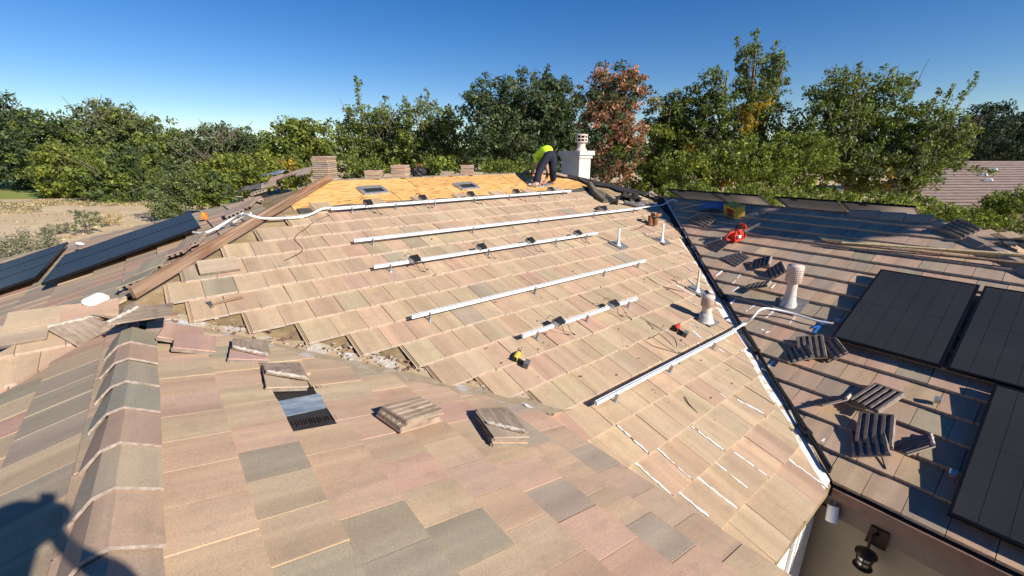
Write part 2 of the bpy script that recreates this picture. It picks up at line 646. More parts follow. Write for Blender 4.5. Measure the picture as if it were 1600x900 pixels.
def clip(poly, a, b, c):
    out = []
    n = len(poly)
    for i in range(n):
        p, q = poly[i], poly[(i + 1) % n]
        dp, dq = a * p[0] + b * p[1] + c, a * q[0] + b * q[1] + c
        if dp >= 0:
            out.append(p)
        if dp * dq < 0:
            t = dp / (dp - dq)
            out.append((p[0] + (q[0] - p[0]) * t, p[1] + (q[1] - p[1]) * t))
    return out


def area(p):
    return abs(sum(p[i][0] * p[(i + 1) % len(p)][1] - p[(i + 1) % len(p)][0] * p[i][1] for i in range(len(p)))) / 2


LAP, TB, TT = 0.05, 0.047, 0.020
THICK = {"C": 1.55}


def tile_geo(poly, L, lip=False, thick=1.0):
    """a flat interlocking tile lying on the slope: butt end thick and raised, head end down on the deck. local x course, y up-slope"""
    b = MB()
    THK = 0.027 * thick
    zt = lambda y: TB - (TB - TT) * thick * y / L
    n = len(poly)
    top = [(x, y, zt(y)) for x, y in poly]
    bot = [(x, y, zt(y) - THK) for x, y in poly]
    b.add(top + bot, [tuple(range(n))], 0)
    for i in range(n):
        jn = (i + 1) % n
        butt = poly[i][1] < 0.004 and poly[jn][1] < 0.004
        b.add([top[i], bot[i], bot[jn], top[jn]], [(0, 1, 2, 3)], 1 if butt else 0)
    if lip:                                                 # interlocking side lap and the nib at the joint
        y0, y1 = 0.006, L
        for xa, xb, dz in ((-0.034, -0.020, 0.012), (-0.012, -0.002, 0.012)):
            b.add([(xa, y0, zt(y0) - dz), (xb, y0, zt(y0) - dz), (xb, y1, zt(y1) - dz), (xa, y1, zt(y1) - dz),
                   (xa, y0, zt(y0) - THK), (xb, y0, zt(y0) - THK)], [(0, 1, 2, 3), (4, 5, 1, 0)], 0)
        b.add([(-0.034, y0, zt(y0) - 0.021), (0, y0, zt(y0) - 0.021), (0, y1, zt(y1) - 0.021), (-0.034, y1, zt(y1) - 0.021)], [(0, 1, 2, 3)], 0)
    return b


TILES = []                                                  # records, made into objects below
FULL = {}


def lay(key, x0, v0, wd, e, color, keeps=(), lip=False, gap=0.0048, jit=1.0):
    """x0: course position of the tile's left edge, v0: slope distance of its butt, both in the slope's own frame"""
    pl, _ = SL[key]
    O = ORG[key]
    n = normal(pl)
    up = Vector((pl[0], pl[1], 0))
    up = (up - n * up.dot(n)).normalized()
    ex = up.cross(n)
    L = e + LAP
    poly = [(0, 0), (wd - gap, 0), (wd - gap, L), (0, L)]
    full = True
    o = O + ex * x0 + up * v0
    for a, b, c in keeps:
        A, B = a * ex.x + b * ex.y, a * up.x + b * up.y
        C = a * o.x + b * o.y + c
        q = clip(poly, A, B, C)
        if len(q) < 3 or area(q) < 0.0035:
            return
        if abs(area(q) - area(poly)) > 1e-6:
            full = False
        poly = q
    c3 = o + ex * (wd / 2) + up * (e / 2)
    px, py, d = project(c3)
    corners = [project(o + ex * p[0] + up * min(p[1], e)) for p in poly]
    vis = d > 0.3 and any(c[2] > 0.1 and -20 < c[0] < 1620 and 180 < c[1] < 920 for c in corners)
    ar = area([(c[0], c[1]) for c in corners]) if vis else 0
    m = Matrix((ex, up, n)).transposed()
    m = m @ Matrix.Rotation(R(random.gauss(0, 0.28 * jit)), 3, 'Z') @ Matrix.Rotation(R(random.gauss(0, 0.35 * jit)), 3, 'Y')
    m = m.to_4x4()
    m.translation = o + n * random.uniform(-0.0015, 0.0025) + up * random.gauss(0, 0.0025) * jit
    TILES.append(dict(key=key, poly=poly, L=L, wd=wd, full=full, lip=lip, m=m, col=color, area=ar))


ORG = {"B": Vector((0, 0, PB[2])), "H": Vector((0, 0, PH[2])), "A": Vector((0, 0, PA[2])), "L": Vector((0, 0, PL[2])), "W": Vector((0, 0, PW[2])), "C": Vector((0, 0, PC[2]))}
WARM = {"tan": 8, "peach": 6, "sand": 7, "pink": 1.1, "grey": 1.0, "mauve": 0.2, "olive": 1.3, "rose": 0.7}

# front slope: rows by slope distance, joints shifted row by row as they were laid
E_B = 1.2693 * W
DU = {-6: 1.0, -5: 0.95, -4: 0.9, -3: 0.87, -2: 0.85, -1: .82, 0: .78, 1: .77, 2: .73, 3: .64, 4: .45, 5: .35, 6: .14, 7: -.11, 8: -.42, 9: -.48, 10: -.78, 11: -.85, 12: -1.0, 13: -1.03}
LEFT = {-5: 4.9, -4: 3.4, -3: 2.0, -2: 0.39, -1: -1.21, 0: -1.73, 1: -1.25, 2: .17, 3: 1.54, 4: 2.87, 5: 4.3, 6: 4.6, 7: 5.85, 8: 7.05, 9: 5.3, 10: 5.3, 11: 5.3, 12: 5.3, 13: 5.3}
for r in range(-5, 14):
    ph = 0.0 if r % 2 else 0.5
    k0 = round(LEFT[r] - ph - DU[r])
    first = True
    for k_ in range(k0, k0 + 45):
        x0 = (k_ + ph + DU[r]) * W
        y = -r * E_B * math.cos(math.atan(.3113))
        lim = 8.565 + random.uniform(-0.09, 0.06)
        if x0 > y + lim + 0.5 or x0 > 9.0:
            break
        if r == -5 and ((k_ % 3) != 1 or x0 > 7.3):         # the course left open under the top rail
            first = True
            continue
        keeps = [(-1, 1, lim), (-1, -1, HIPR - 0.12)]
        if r == -4:
            keeps.append((-1, 0, 7.95))
        lay("B", x0, -r * E_B, W, E_B, pick(WARM), keeps, lip=first, jit=1.6)
        first = False
# same courses left of the near ridge, between the hip and the left valley
for r in range(0, 8):
    ph = 0.0 if r % 2 else 0.5
    for k_ in range(-16, -2):
        x0 = (k_ + ph + .77) * W
        lay("B", x0, -r * E_B, W, E_B, pick({"tan": 4, "peach": 5, "pink": 2, "rose": 1}), [(1, -1, 1.35), (-1, 1, -0.80), (-1, 0, -0.98)], jit=1.5)
# near wing, right slope
cA = 1 / math.sqrt(1 + PA[0] ** 2)
AX = [-1.137, -0.10, 1.03, 2.18, 3.25, 4.45, 5.42, 6.42]
AOFF = [.18, .45, .98, .26, .61, .38, .71, .25]
AW = {"tan": 8, "peach": 6, "sand": 5, "pink": 1.0, "grey": 1.9, "mauve": 0.4, "olive": 1.2, "rose": 1.4}
PATCH = [on(PA, *q) for q in ((415, 598), (497, 597), (545, 665), (457, 680))]
py0, py1 = min(p.y for p in PATCH), max(p.y for p in PATCH)
pxm = sum(p.x for p in PATCH) / 4
for i, xw in enumerate(AX):
    x = xw * W
    e = (xw - (AX[i - 1] if i else -2.25)) * W / cA
    for k_ in range(-28, 2):
        y0 = (k_ + AOFF[i]) * W
        if AX[i - 1] * W < pxm < x and i and py0 - 0.02 < y0 + 0.15 < py1 + 0.05:
            continue
        tone = AW if i < 5 else {"tan": 3, "peach": 3, "rose": 5, "pink": 3, "mauve": 2, "olive": 1}
        lay("A", y0, -x / cA, W, e, tuple(1.09 * ch for ch in pick(tone)), [(-1, -1, -0.98 + random.uniform(-.02, .02)), (1, 0, 0.76)])
# near wing, left slope
cL = 1 / math.sqrt(1 + PL[0] ** 2)
LW = {"tan": 4, "peach": 4, "pink": 3, "grey": 3, "mauve": 1, "olive": 3, "rose": 2, "sand": 2}
for i in range(9):
    x = -0.98 - i * 0.352
    off = (i * 0.37) % 1
    for k_ in range(-2, 30):
        lay("L", (k_ + off) * W, x / cL, W, 0.352 / cL + (0.05 if i == 0 else 0), pick(LW), [(1, -1, 0.72), (-1, 0, -0.83)])
# hip end, with the panels
cW = 1 / math.sqrt(1 + PW[0] ** 2)
for i in range(14):
    x = 0.9 - i * 0.3635
    off = (i * 0.5 + 0.1) % 1
    if x > 0.6:
        continue
    for k_ in range(-36, 9):
        lay("W", (k_ + off) * W, x / cW, W, E_B, pick({"mauve": 4, "grey": 3, "tan": 3, "rose": 3, "pink": 2}), [(-1, 1, -1.25), (-1, -1, 5.3)], jit=1.8)
# far wing
cC = 1 / math.sqrt(1 + PC[0] ** 2)
WC = W * 0.925
CX = [(27.9 - 1.1038 * i) * W for i in range(-4, 14)]
for i, x in enumerate(CX):
    off = [0.06, 0.55, 0.1, 0.62, 0.3, 0.8][i % 6]
    for k_ in range(-6, 44):
        lay("C", (k_ + off) * WC, x / cC, WC, 1.1038 * W / cC, pick({"tan": 2, "peach": 3, "rose": 6, "pink": 5, "mauve": 5, "grey": 1.5}),
            [(1, -1, -8.80 + random.uniform(-.02, .02)), (1, 0, -EX + 0.03), (-1, 0, 9.60), (-1, 1, 13.85), (0, 1, 6.72)], jit=1.4)

for i in range(8):
    y = -4.55 - i * 0.331
    for k_ in range(20):
        lay("H", 7.0 + (k_ + (i * .5) % 1) * WC, (y) / cC, WC, 0.331 / cC, pick({"tan": 4, "peach": 5, "rose": 4, "pink": 4}), [(1, -1, -13.87), (-1, -1, 5.40), (0, 1, 6.72)], jit=1.5)

N_SINGLE = 320
TILES.sort(key=lambda t: -t["area"])
CUTS = {}
for t in TILES[:N_SINGLE]:
    pl, par = SL[t["key"]]
    if t["full"]:
        kk = (t["key"], round(t["wd"], 3), round(t["L"], 3), t["lip"])
        if kk not in FULL:
            FULL[kk] = tile_geo(t["poly"], t["L"], t["lip"], THICK.get(t["key"], 1.0)).mesh("tile", ["tile", "worn_edge"])
        me = FULL[kk]
    else:
        me = tile_geo(t["poly"], t["L"], t["lip"], THICK.get(t["key"], 1.0)).mesh("tile", ["tile", "worn_edge"])
    o = bpy.data.objects.new("tile", me)
    COL.objects.link(o)
    o.parent = par
    o.matrix_local = t["m"]
    o.color = (*t["col"], 1)
for key, (pl, par) in SL.items():
    b = MB()
    cols, loc = [], []
    for t in TILES[N_SINGLE:]:
        if t["key"] != key:
            continue
        gm = tile_geo(t["poly"], t["L"], t["lip"], THICK.get(t["key"], 1.0))
        sh = Vector((random.uniform(0, 50), random.uniform(0, 50), 0))
        b.add(gm.v, [], 0, False, t["m"])
        o0 = len(b.v) - len(gm.v)
        for f, mi in zip(gm.f, gm.mi):
            b.f.append(tuple(i + o0 for i in f))
            b.mi.append(mi)
            b.sm.append(False)
        cols += [(*t["col"], 1)] * len(gm.v)
        loc += [(p[0] + sh.x, p[1] + sh.y, p[2]) for p in gm.v]
    if not b.v:
        continue
    o = b.build("tile_field", ["tile_joined", "worn_edge"], par)
    ca = o.data.attributes.new("tilecol", 'FLOAT_COLOR', 'POINT')
    ca.data.foreach_set("color", np.array(cols, dtype=np.float32).ravel())
    va = o.data.attributes.new("tilepos", 'FLOAT_VECTOR', 'POINT')
    va.data.foreach_set("vector", np.array(loc, dtype=np.float32).ravel())
    o["kind"] = "stuff"
print("tiles", len(TILES), {k_: sum(1 for t in TILES if t["key"] == k_) for k_ in SL})

# bare strand board along the ridge, sheet by sheet
ylow, yhigh = 2.06, RIDGE_Y - 0.01
xs = [1.2, 3.05, 4.27, 5.49, 6.71, 8.4]
for i in range(5):
    for ya, yb in ((ylow, 2.62), (2.62, yhigh)):
        sh = 0.0 if ya == ylow else 0.6
        poly = [(xs[i] + sh + 0.007, ya + .005), (xs[i + 1] + sh - .007, ya + .005), (xs[i + 1] + sh - .007, yb - .005), (xs[i] + sh + .007, yb - .005)]
        if i == 0 and sh:
            poly[0] = (1.1, poly[0][1])
            poly[3] = (1.1, poly[3][1])
        poly = clip(clip(poly, 1, -1, HIPW + 0.02), -1, -1, HIPR - 0.25)
        if len(poly) >= 3:
            b = MB()
            b.slab([P3(PB, x, y, 0.008) for x, y in poly], 0.012)
            hpart(b, "plywood_sheet", "plywood", sB)
# ragged edge of paper above the top course
b = MB()
for i in range(14):
    x0 = 1.25 + i * 0.5
    pts = [(x0, 1.50), (x0 + 0.54, 1.50), (x0 + 0.54, 2.08 + random.uniform(-.02, .03)), (x0 + 0.27, 2.07 + random.uniform(-.03, .03)), (x0, 2.08)]
    b.add([P3(PB, x, y, 0.012 + 0.002 * (i % 2)) for x, y in pts], [tuple(range(5))])
hpart(b, "underlay_strip", "underlay_dark", sB)["kind"] = "stuff"

b = MB()
hr = []
for i in range(13):
    y = 3.1 - i * .19
    x = HIPR - y - .03
    wd = .42 + .12 * math.sin(i * 1.9) + random.uniform(-.05, .05)
    hr.append((P3(PB, x - wd, y - wd * .2, .052), P3(PB, x, y, .056)))
for i in range(12):
    b.add([hr[i][0], hr[i + 1][0], hr[i + 1][1], hr[i][1]], [(0, 1, 2, 3)])
hpart(b, "hip_felt", "dark_felt", sB)
# valley metal
b = MB()
N = 24
for side in (0, 1):
    ring = []
    for i in range(N + 1):
        y = -0.1 - i * (2.85 / N)
        x = vx(y)
        wd = 0.15 + 0.05 * math.sin(i * 1.7) + random.uniform(-.02, .02)
        pl = PB if side == 0 else PA
        q = (x + wd, y) if side == 0 else (x - 0.40, y)
        ring.append((P3(PB, x, y, 0.006), P3(pl, q[0], q[1], 0.006)))
    for i in range(N):
        a, b_ = ring[i], ring[i + 1]
        f = [a[0], b_[0], b_[1], a[1]] if side == 0 else [a[1], b_[1], b_[0], a[0]]
        b.add(f, [(0, 1, 2, 3)])
hpart(b, "valley_flashing", "flashing", sB)
b = MB()
N = 40
for i in range(N):
    y0, y1 = 0.9 - i * 5.6 / N, 0.9 - (i + 1) * 5.6 / N
    a = [(y0 + 8.36, y0), (y0 + 8.74, y0), (y1 + 8.74, y1), (y1 + 8.36, y1)]
    b.add([P3(PB, x, y, 0.010) for x, y in a], [(3, 2, 1, 0)])
    a = [(y0 + 8.74, y0), (y0 + 8.90, y0), (y1 + 8.90, y1), (y1 + 8.74, y1)]
    b.add([Vector((x, y, max(pz(PC, x, y), pz(PB, x, y) - 0.01) + 0.004)) for x, y in a], [(3, 2, 1, 0)])
hpart(b, "valley_flashing", "white_flashing", sB)
# patch of missing tiles on the near wing: felt and a scrap of metal
b = MB()
b.add([p + Vector((0, 0, 0.012)) for p in PATCH], [(3, 2, 1, 0)])
hpart(b, "underlay_patch", "dark_felt", sA)
b = MB()
for (xa, ya, xb, yb) in ((424, 611, 500, 604), (446, 664, 536, 650)):
    for i in range(22):
        t = i / 21 + random.uniform(-.01, .01)
        p = on(PA, xa + (xb - xa) * t, ya + (yb - ya) * t, .018)
        b.box((0, 0, 0), (.005, .075 * random.uniform(.7, 1.1), .008), 0, Matrix.Translation(p))
hpart(b, "adhesive_ridges", "trim_dark", sA)["kind"] = "stuff"
b = MB()
q = [on(PA, *p, 0.02) for p in ((428, 628), (512, 612), (524, 634), (440, 652))]
b.slab(list(reversed(q)), 0.003)
hpart(b, "metal_patch", "blue_metal", sA)

# ridge caps of the near wing
PROF = [(-.158, -.072), (-.066, .018), (.012, .034), (.158, -.058)]


def cap_mesh(L=0.43, sc_=1.0, slope_l=0.3):
    b = MB()
    for y, dz, k_ in ((0, .024, 1.04), (L, 0.0, 0.96)):
        pass
    top0 = [(x * 1.04 * sc_, 0, z * sc_ + .026) for x, z in PROF]
    bot0 = [(x * 1.04 * sc_ * .98, 0, z * sc_ + .009) for x, z in PROF]
    top1 = [(x * .97 * sc_, L, z * sc_ + .002) for x, z in PROF]
    bot1 = [(x * .97 * sc_ * .97, L, z * sc_ - .018) for x, z in PROF]
    n = len(PROF)
    b.add(top0 + top1, [(i, i + 1, n + i + 1, n + i) for i in range(n - 1)], 0)
    b.add(bot0 + top0, [(i, i + 1, n + i + 1, n + i) for i in range(n - 1)], 1)
    b.add(bot0 + bot1, [(i + 1, i, n + i, n + i + 1) for i in range(n - 1)], 0)
    b.add([top0[0], top1[0], bot1[0], bot0[0]], [(0, 1, 2, 3)], 0)
    b.add([top0[-1], bot0[-1], bot1[-1], top1[-1]], [(0, 1, 2, 3)], 0)
    return b


ridge = hpart(MB().box((-0.795, -4.8, -0.02), (0.06, 9.4, 0.05)), "ridge_batten", "old_wood")
capm = cap_mesh().mesh("ridge_cap", ["tile", "cap_lip"])
for yw in (-1.25, -3.92, -5.17, -6.52, -7.79, -9.14, -10.47, -11.77, -13.07, -14.4, -15.7, -17, -18.3, -19.6, -20.9, -22.2, -23.5, -24.8, -26.1):
    o = link("ridge_cap", capm, ridge)
    m = Matrix.Rotation(R(random.gauss(0, 0.6)), 4, 'Z')
    m.translation = Vector((-0.80, yw * W, 0.005 + random.uniform(-.003, .003)))
    o.matrix_local = m
    c = random.choice([PAL["mauve"], PAL["grey"], PAL["rose"]])
    if yw == -11.77 or yw == -10.47:
        c = PAL["tan"]
    o.color = (*[ch * random.uniform(.95, 1.08) for ch in c], 1)
# far hip caps on the right of the far wing
hipC = hpart(MB().bar(P3(PC, 9.60, -4.25, 0.0), P3(PC, 7.4, -6.45, 0.0), 0.05, 0.04), "hip_batten", "old_wood")
p0 = P3(PC, 9.50, -4.33, 0.06)
p1 = P3(PC, 7.6, -6.23, 0.06)
d = (p1 - p0).normalized()
for i in range(7):
    y_ = -d
    x_ = y_.cross(Vector((0, 0, 1))).normalized()
    m = Matrix((x_, y_, x_.cross(y_))).transposed().to_4x4()
    m.translation = p0 + d * (0.30 * i + 0.3)
    o = link("ridge_cap", capm, hipC, m @ Matrix.Scale(0.9, 4))
    o.color = (*PAL["mauve"], 1)
# far ridge caps, left on the top of the far wing
ridgeC = hpart(MB().box((9.63, -1.4, 0.36), (0.05, 5.4, 0.05)), "ridge_batten", "old_wood")
for i in range(3):
    m = Matrix.Translation((9.63, -4.2 + i * 0.36, 0.40))
    o = link("ridge_cap", capm, ridgeC, m)
    o.color = (*PAL["grey"], 1)
# rear edge of the ridge: row of tile edges behind the board
b = MB()
for i in range(22):
    x = 2.2 + i * 0.262
    b.box((x + .13, RIDGE_Y + 0.07, RIDGE_Z + 0.005 + random.uniform(-.004, .006)), (0.25, 0.2, 0.03), 0)
o = hpart(b, "ridge_starter_tiles", "tile_back", sF)
o["kind"] = "stuff"

# hip board (2x nailer) on the left hip
pa = Vector((-0.86, 0.12, 0)) 
top0, top1 = on(PB, 190, 463, 0.13), on(PB, 506, 274, 0.11)
b = MB()
hA, hB = Vector((-0.80, 0.20, pz(PB, 0, .20) + .09)), Vector((2.15, 3.15, pz(PB, 0, 3.15) + .09))


def board(a, b_, wd, ht, name, mat):
    d = (b_ - a)
    L = d.length
    d.normalize()
    sx = d.cross(Vector((0, 0, 1))).normalized()
    m = Matrix((d, -sx, sx.cross(d))).transposed().to_4x4()
    m.translation = (a + b_) / 2
    o = MB().box((0, 0, 0), (L, wd, ht)).build(name, mat, house)
    o.matrix_local = HINV @ m
    return o


board(hA, hB, 0.042, 0.125, "hip_board", "old_wood")

# walls under the eaves
XW = 4.125
b = MB()
b.box((XW + 0.1, -5.25, (GZ - 1.62) / 2), (0.2, 1.66, -1.62 - GZ), 0)
b.box((XW + 1.3, -6.05, (GZ - 1.3) / 2), (2.2, 0.1, -1.3 - GZ), 0)
hpart(b, "wall", "stucco")
b = MB()
b.box(((1.55 + XW) / 2, EY + 0.20, (GZ - 1.70) / 2), (XW - 1.55 - .004, 0.2, -1.70 - GZ), 0)
for i in range(5):
    b.box((XW - 0.07 - 0.11 * i, EY + 0.087, (GZ - 1.72) / 2), (0.05, 0.03, -1.72 - GZ), 0)
hpart(b, "wall", "white_paint")
b = MB()
b.box((1.60, -7.0, (GZ - 0.95) / 2), (0.2, 9.0 - .01, -0.95 - GZ), 0)
hpart(b, "wall", "stucco")
b = MB()
b.box((-3.5, -5, (GZ - 1.2) / 2), (0.2, 9.0, -1.2 - GZ), 0)
hpart(b, "wall", "stucco")
b = MB()
b.box((-3.9, 3.2, (GZ - 1.2) / 2), (0.2, 12.4, -1.2 - GZ), 0)
hpart(b, "wall", "stucco")
b = MB()
b.box((4.5, 9.2, (GZ - 1.2) / 2), (16.4, 0.2, -1.2 - GZ), 0)
hpart(b, "wall", "stucco")
b = MB()
b.box((14.6, 1.2, (GZ - 1.5) / 2), (0.2, 15, -1.5 - GZ), 0)
hpart(b, "wall", "stucco")
# fascias
b = MB()
b.box((EX + 0.030, -5.74, -1.735), (0.03, 2.0, 0.26), 0)
b.box((EX - 0.016, -5.74, -1.60), (0.03, 2.0, 0.10), 1)
hpart(b, "fascia", ["fascia_paint", "trim_brown"])
b = MB()
b.box((XW - 0.012, -5.3, -1.842), (0.02, 1.5, 0.012), 0)
hpart(b, "wall_joint", "trim_brown")
b = MB()
b.box(((1.7 + EX) / 2, EY + 0.035, -1.565), (EX - 1.7, 0.03, 0.13), 0)
hpart(b, "fascia", "white_paint")
b = MB()
b.box((AEX - 0.02, -6.2, -0.86), (0.03, 6.9, 0.13), 0)
hpart(b, "fascia", "white_paint")

# chimney
c0 = ony(904, 280, 3.45)
cz1 = 1.50
chim = MB().box((c0.x + .24, 3.45 + .36, 0.45), (.48, .72, 1.88), 0)
chim = hpart(chim, "chimney", "chimney_stucco")
b = MB()
b.box((c0.x + .24, 3.81, cz1 - .165), (.55, .79, .09), 0)
b.box((c0.x + .24, 3.81, cz1 - .06), (.64, .88, .12), 0)
hpart(b, "chimney_crown", "chimney_stucco", chim)
fl = dep(908, 232, (Vector((c0.x + .2, 3.75, cz1)) - CAM).dot(FWD))
fx, fy = fl.x, fl.y
b = MB()
mt = Matrix.Translation((fx, fy, cz1))
b.lathe([(.185, 0), (.18, .01), (.125, .085), (.12, .09), (.12, .25)], 20, 0, mt)
hpart(b, "flue", "vent_paint", chim)
b = MB()
for z in (.235, .325, .415):
    b.lathe([(.18, z), (.18, z + .026), (.165, z + .026), (.165, z), (.18, z)], 20, 0, mt)
for i in range(10):
    t = 2 * math.pi * i / 10
    b.box((0, 0, 0), (.02, .02, .19), 0, Matrix.Translation((fx + .172 * math.cos(t), fy + .172 * math.sin(t), cz1 + .335)) @ Matrix.Rotation(t, 4, 'Z'))
b.lathe([(.185, .435), (.185, .447), (.11, .468), (.0, .47)], 20, 0, mt)
b.lathe([(.115, .24), (.115, .43), (0.0, .43)], 16, 1, mt)
hpart(b, "flue_cap", ["vent_paint", "black_plastic"], chim)


# pipes and vents through the roof
def vent(pl, base, h, kind, flash=None):
    p = on(pl, *base, 0.05)
    z0 = pz(pl, p.x, p.y)
    m = Matrix.Translation((p.x, p.y, z0))
    if kind == "pipe":
        o = hpart(MB().lathe([(.018, -.05), (.018, h), (.014, h), (.014, h - .05)], 14, 0, m), "vent_pipe", "pvc_white" if base[0] < 1060 else "vent_paint")
        hpart(MB().lathe([(.062, .035), (.05, .05), (.026, .10), (.0225, .16), (.0225, .2)], 14, 0, m), "pipe_boot", "pvc_white", o)
    else:
        s = h / 0.42
        o = hpart(MB().lathe([(.066, -.05), (.066, h * .9)], 20, 0, m), "vent_pipe", "vent_paint")
        r = .105 if kind == "big" else .085
        b = MB().lathe([(r * .9, h * .62), (r, h * .63), (r, h * .985), (r * .97, h), (0, h * 1.01)], 24, 0, m)
        for i in range(24):
            t = 2 * math.pi * (i + .5) / 24
            for zz in range(6):
                b.box((0, 0, 0), (.006, .012, .010), 1, m @ Matrix.Rotation(t, 4, 'Z') @ Matrix.Translation((r * .995, 0, h * (.67 + zz * .048))))
        hpart(b, "vent_cap", ["vent_paint", "trim_brown"], o)
        hpart(MB().lathe([(.125, .03), (.108, .06), (.088, .11), (.076, .17), (.070, h * .40)], 20, 0, m), "pipe_boot", "mastic", o)
    fw = 0.26 if kind != "big" else .34
    fm = frame(pl, (p.x, p.y, z0), 0)
    b = MB().box((0.03, 0.02, .052), (fw, fw * 1.15, .006), 0, fm)
    hpart(b, "pipe_flashing", "lead", o)
    return o


vent(PB, (966, 383), .36, "pipe")
vent(PB, (1034, 377), .40, "pipe")
vent(PB, (1089, 455), .40, "pipe")
vent(PB, (1102, 500), .42, "small")
vent(PC, (1232, 476), .64, "big")

# square vent frames on the bare board
for cs in (((554, 297), (592, 293.5), (611, 299), (572, 307)), ((707, 291.5), (735, 288), (750, 292), (722, 297.5)), ((822, 290), (845, 284), (858, 288), (838, 293.5))):
    cs = [on(PB, *q, 0.05) for q in cs]
    ctr = sum(cs, Vector()) / 4
    b = MB()
    hw, hh = .215, .15
    m = frame(PB, on(PB, project(ctr)[0], project(ctr)[1]), 0.05)
    for x, y, sx, sy in ((0, -hh, 2 * hw + .07, .07), (0, hh, 2 * hw + .07, .07), (-hw, 0, .07, 2 * hh - .07), (hw, 0, .07, 2 * hh - .07)):
        b.box((x, y, .022), (sx * .97, sy * .8, .044), 0, m)
    b.box((0, 0, .012), (2 * hw, 2 * hh, .01), 1, m)
    hpart(b, "roof_vent_frame", ["galvanised", "dark_felt"], sB)

# ------------------------------------------------------------------ solar panels
PANEL_W, PANEL_H = 1.025, 1.80


def panel_parts(root, wd, ht, th=.035, lines=6):
    b = MB()
    b.box((0, 0, -.006), (wd - .02, ht - .02, .004), 0)
    for i in range(1, lines):
        b.box((-wd / 2 + wd * i / lines, 0, -.0035), (.002, ht - .03, .0012), 1)
    b.box((0, 0, -.0033), (wd - .03, .002, .0012), 1)
    b.build("glass", ["panel_glass", "panel_line"], root)
    MB().box((0, 0, -.014), (wd - .02, ht - .02, .004), 0).build("backsheet", "panel_back", root)
    b = MB()
    for x, y, sx, sy in ((0, -ht / 2 + .012, wd, .024), (0, ht / 2 - .012, wd, .024), (-wd / 2 + .012, 0, .024, ht - .048), (wd / 2 - .012, 0, .024, ht - .048)):
        b.box((x, y, -th / 2), (sx, sy, th), 0)
    b.build("frame", "panel_frame", root)
    MB().box((wd * .2, ht / 2 - .12, -.026), (.12, .07, .02), 0).build("junction_box", "black_plastic", root)


def panel(pl, ctr, label, group, wd=PANEL_W, ht=PANEL_H, rot=0.0, h=.14, lines=6):
    m = frame(pl, ctr, rot, h)
    o = empty("solar_panel", mx=m, label=label, cat="solar panel", group=group)
    panel_parts(o, wd, ht, lines=lines)
    return o


def plane_at(pl, x, y):
    return Vector((x, y, pz(pl, x, y)))


GC = "black solar panels mounted on the court slope of the far wing"
cx = (19.85 + 25.68) / 2 * W
panel(PC, plane_at(PC, cx, (-13.45 - 16.87) / 2 * W), "black solar panel nearest the large vent pipe, upper row of far wing", GC, 1.02, 1.845)
panel(PC, plane_at(PC, cx, (-16.98 - 20.4) / 2 * W), "black solar panel right of the seam, upper row, cut by photo edge", GC, 1.02, 1.845)
cx2 = (14.0 + 19.72) / 2 * W
panel(PC, plane_at(PC, cx2, (-18.2 - 21.6) / 2 * W), "black solar panel in lower row by the eave, dusty with a bright corner smear", GC, 1.02, 1.81)
GW = "black solar panels on the hip end to the left"
hw_ = .15
for q, lab in (((-.86, 2.95), "solar panel on left hip end, near half of the pair beside white conduit"), ((-.86, 4.0), "solar panel on left hip end, far half of the pair beside white conduit")):
    panel(PW, plane_at(PW, *q), lab, GW, 1.02, 1.86, 0, hw_)
for q, lab in (((-2.80, 3.75), "solar panel lower on left hip end, nearest of the lower row"), ((-2.80, 4.8), "solar panel lower on left hip end, middle of the lower row"),
               ((-2.80, 5.85), "solar panel lower on left hip end, farthest of the lower row by dirt yard")):
    panel(PW, plane_at(PW, *q), lab, GW, 1.02, 1.86, 0, hw_)
GR = "solar panels over the ridge of the far wing, undersides showing"
ends = [(1040, 1108), (1110, 1184), (1210, 1309), (1315, 1434)]
labs = ["first raised panel behind the far ridge, beside end of white conduit", "raised panel with grey underside behind the yellow and red box",
        "raised panel with grey underside above the shaded tiles, third along ridge", "rightmost raised panel behind far ridge with grey underside"]
for (xa, xb), lab in zip(ends, labs):
    ya, yb = onx(xa, 306, 9.78).y, onx(xb, 312, 9.78).y
    wd = abs(ya - yb)
    m = frame(PD, Vector((9.70 + .55, (ya + yb) / 2, pz(PD, 9.70 + .55, 0))), 0, 0.27)
    o = empty("solar_panel", mx=m, label=lab, cat="solar panel", group=GR)
    panel_parts(o, wd, 1.15)

# ------------------------------------------------------------------ rails with feet, optimizers
GRAIL = "aluminium mounting rails left on the front slope"


def rail(a, b_, label, feet, h=.12):
    p0, p1 = on(PB, *a, h), on(PB, *b_, h)
    root = empty("mounting_rail", (p0 + p1) / 2, label, "rail", GRAIL)
    inv = Matrix.Translation(-(p0 + p1) / 2)
    n = normal(PB)
    mb = MB().bar(p0, p1, .034, .040, 0, n)
    dv = (p1 - p0).normalized()
    sx = dv.cross(n)
    mb.bar(p0 + n * .021, p1 + n * .021, .010, .002, 1, n)
    mb.build("rail_bar", ["aluminium", "galvanised"], root, inv)
    for t in feet:
        q = p0.lerp(p1, t) - sx * 0.0
        f = MB()
        q2 = q + sx * .034
        f.bar(q2 + n * .02, q2 - n * .085, .035, .008, 0, dv)
        f.bar(q2 - n * .080 - sx * .02, q2 - n * .080 + sx * .05, .04, .008, 0, n)
        f.build("rail_foot", "galvanised", root, inv)
    return p0, p1


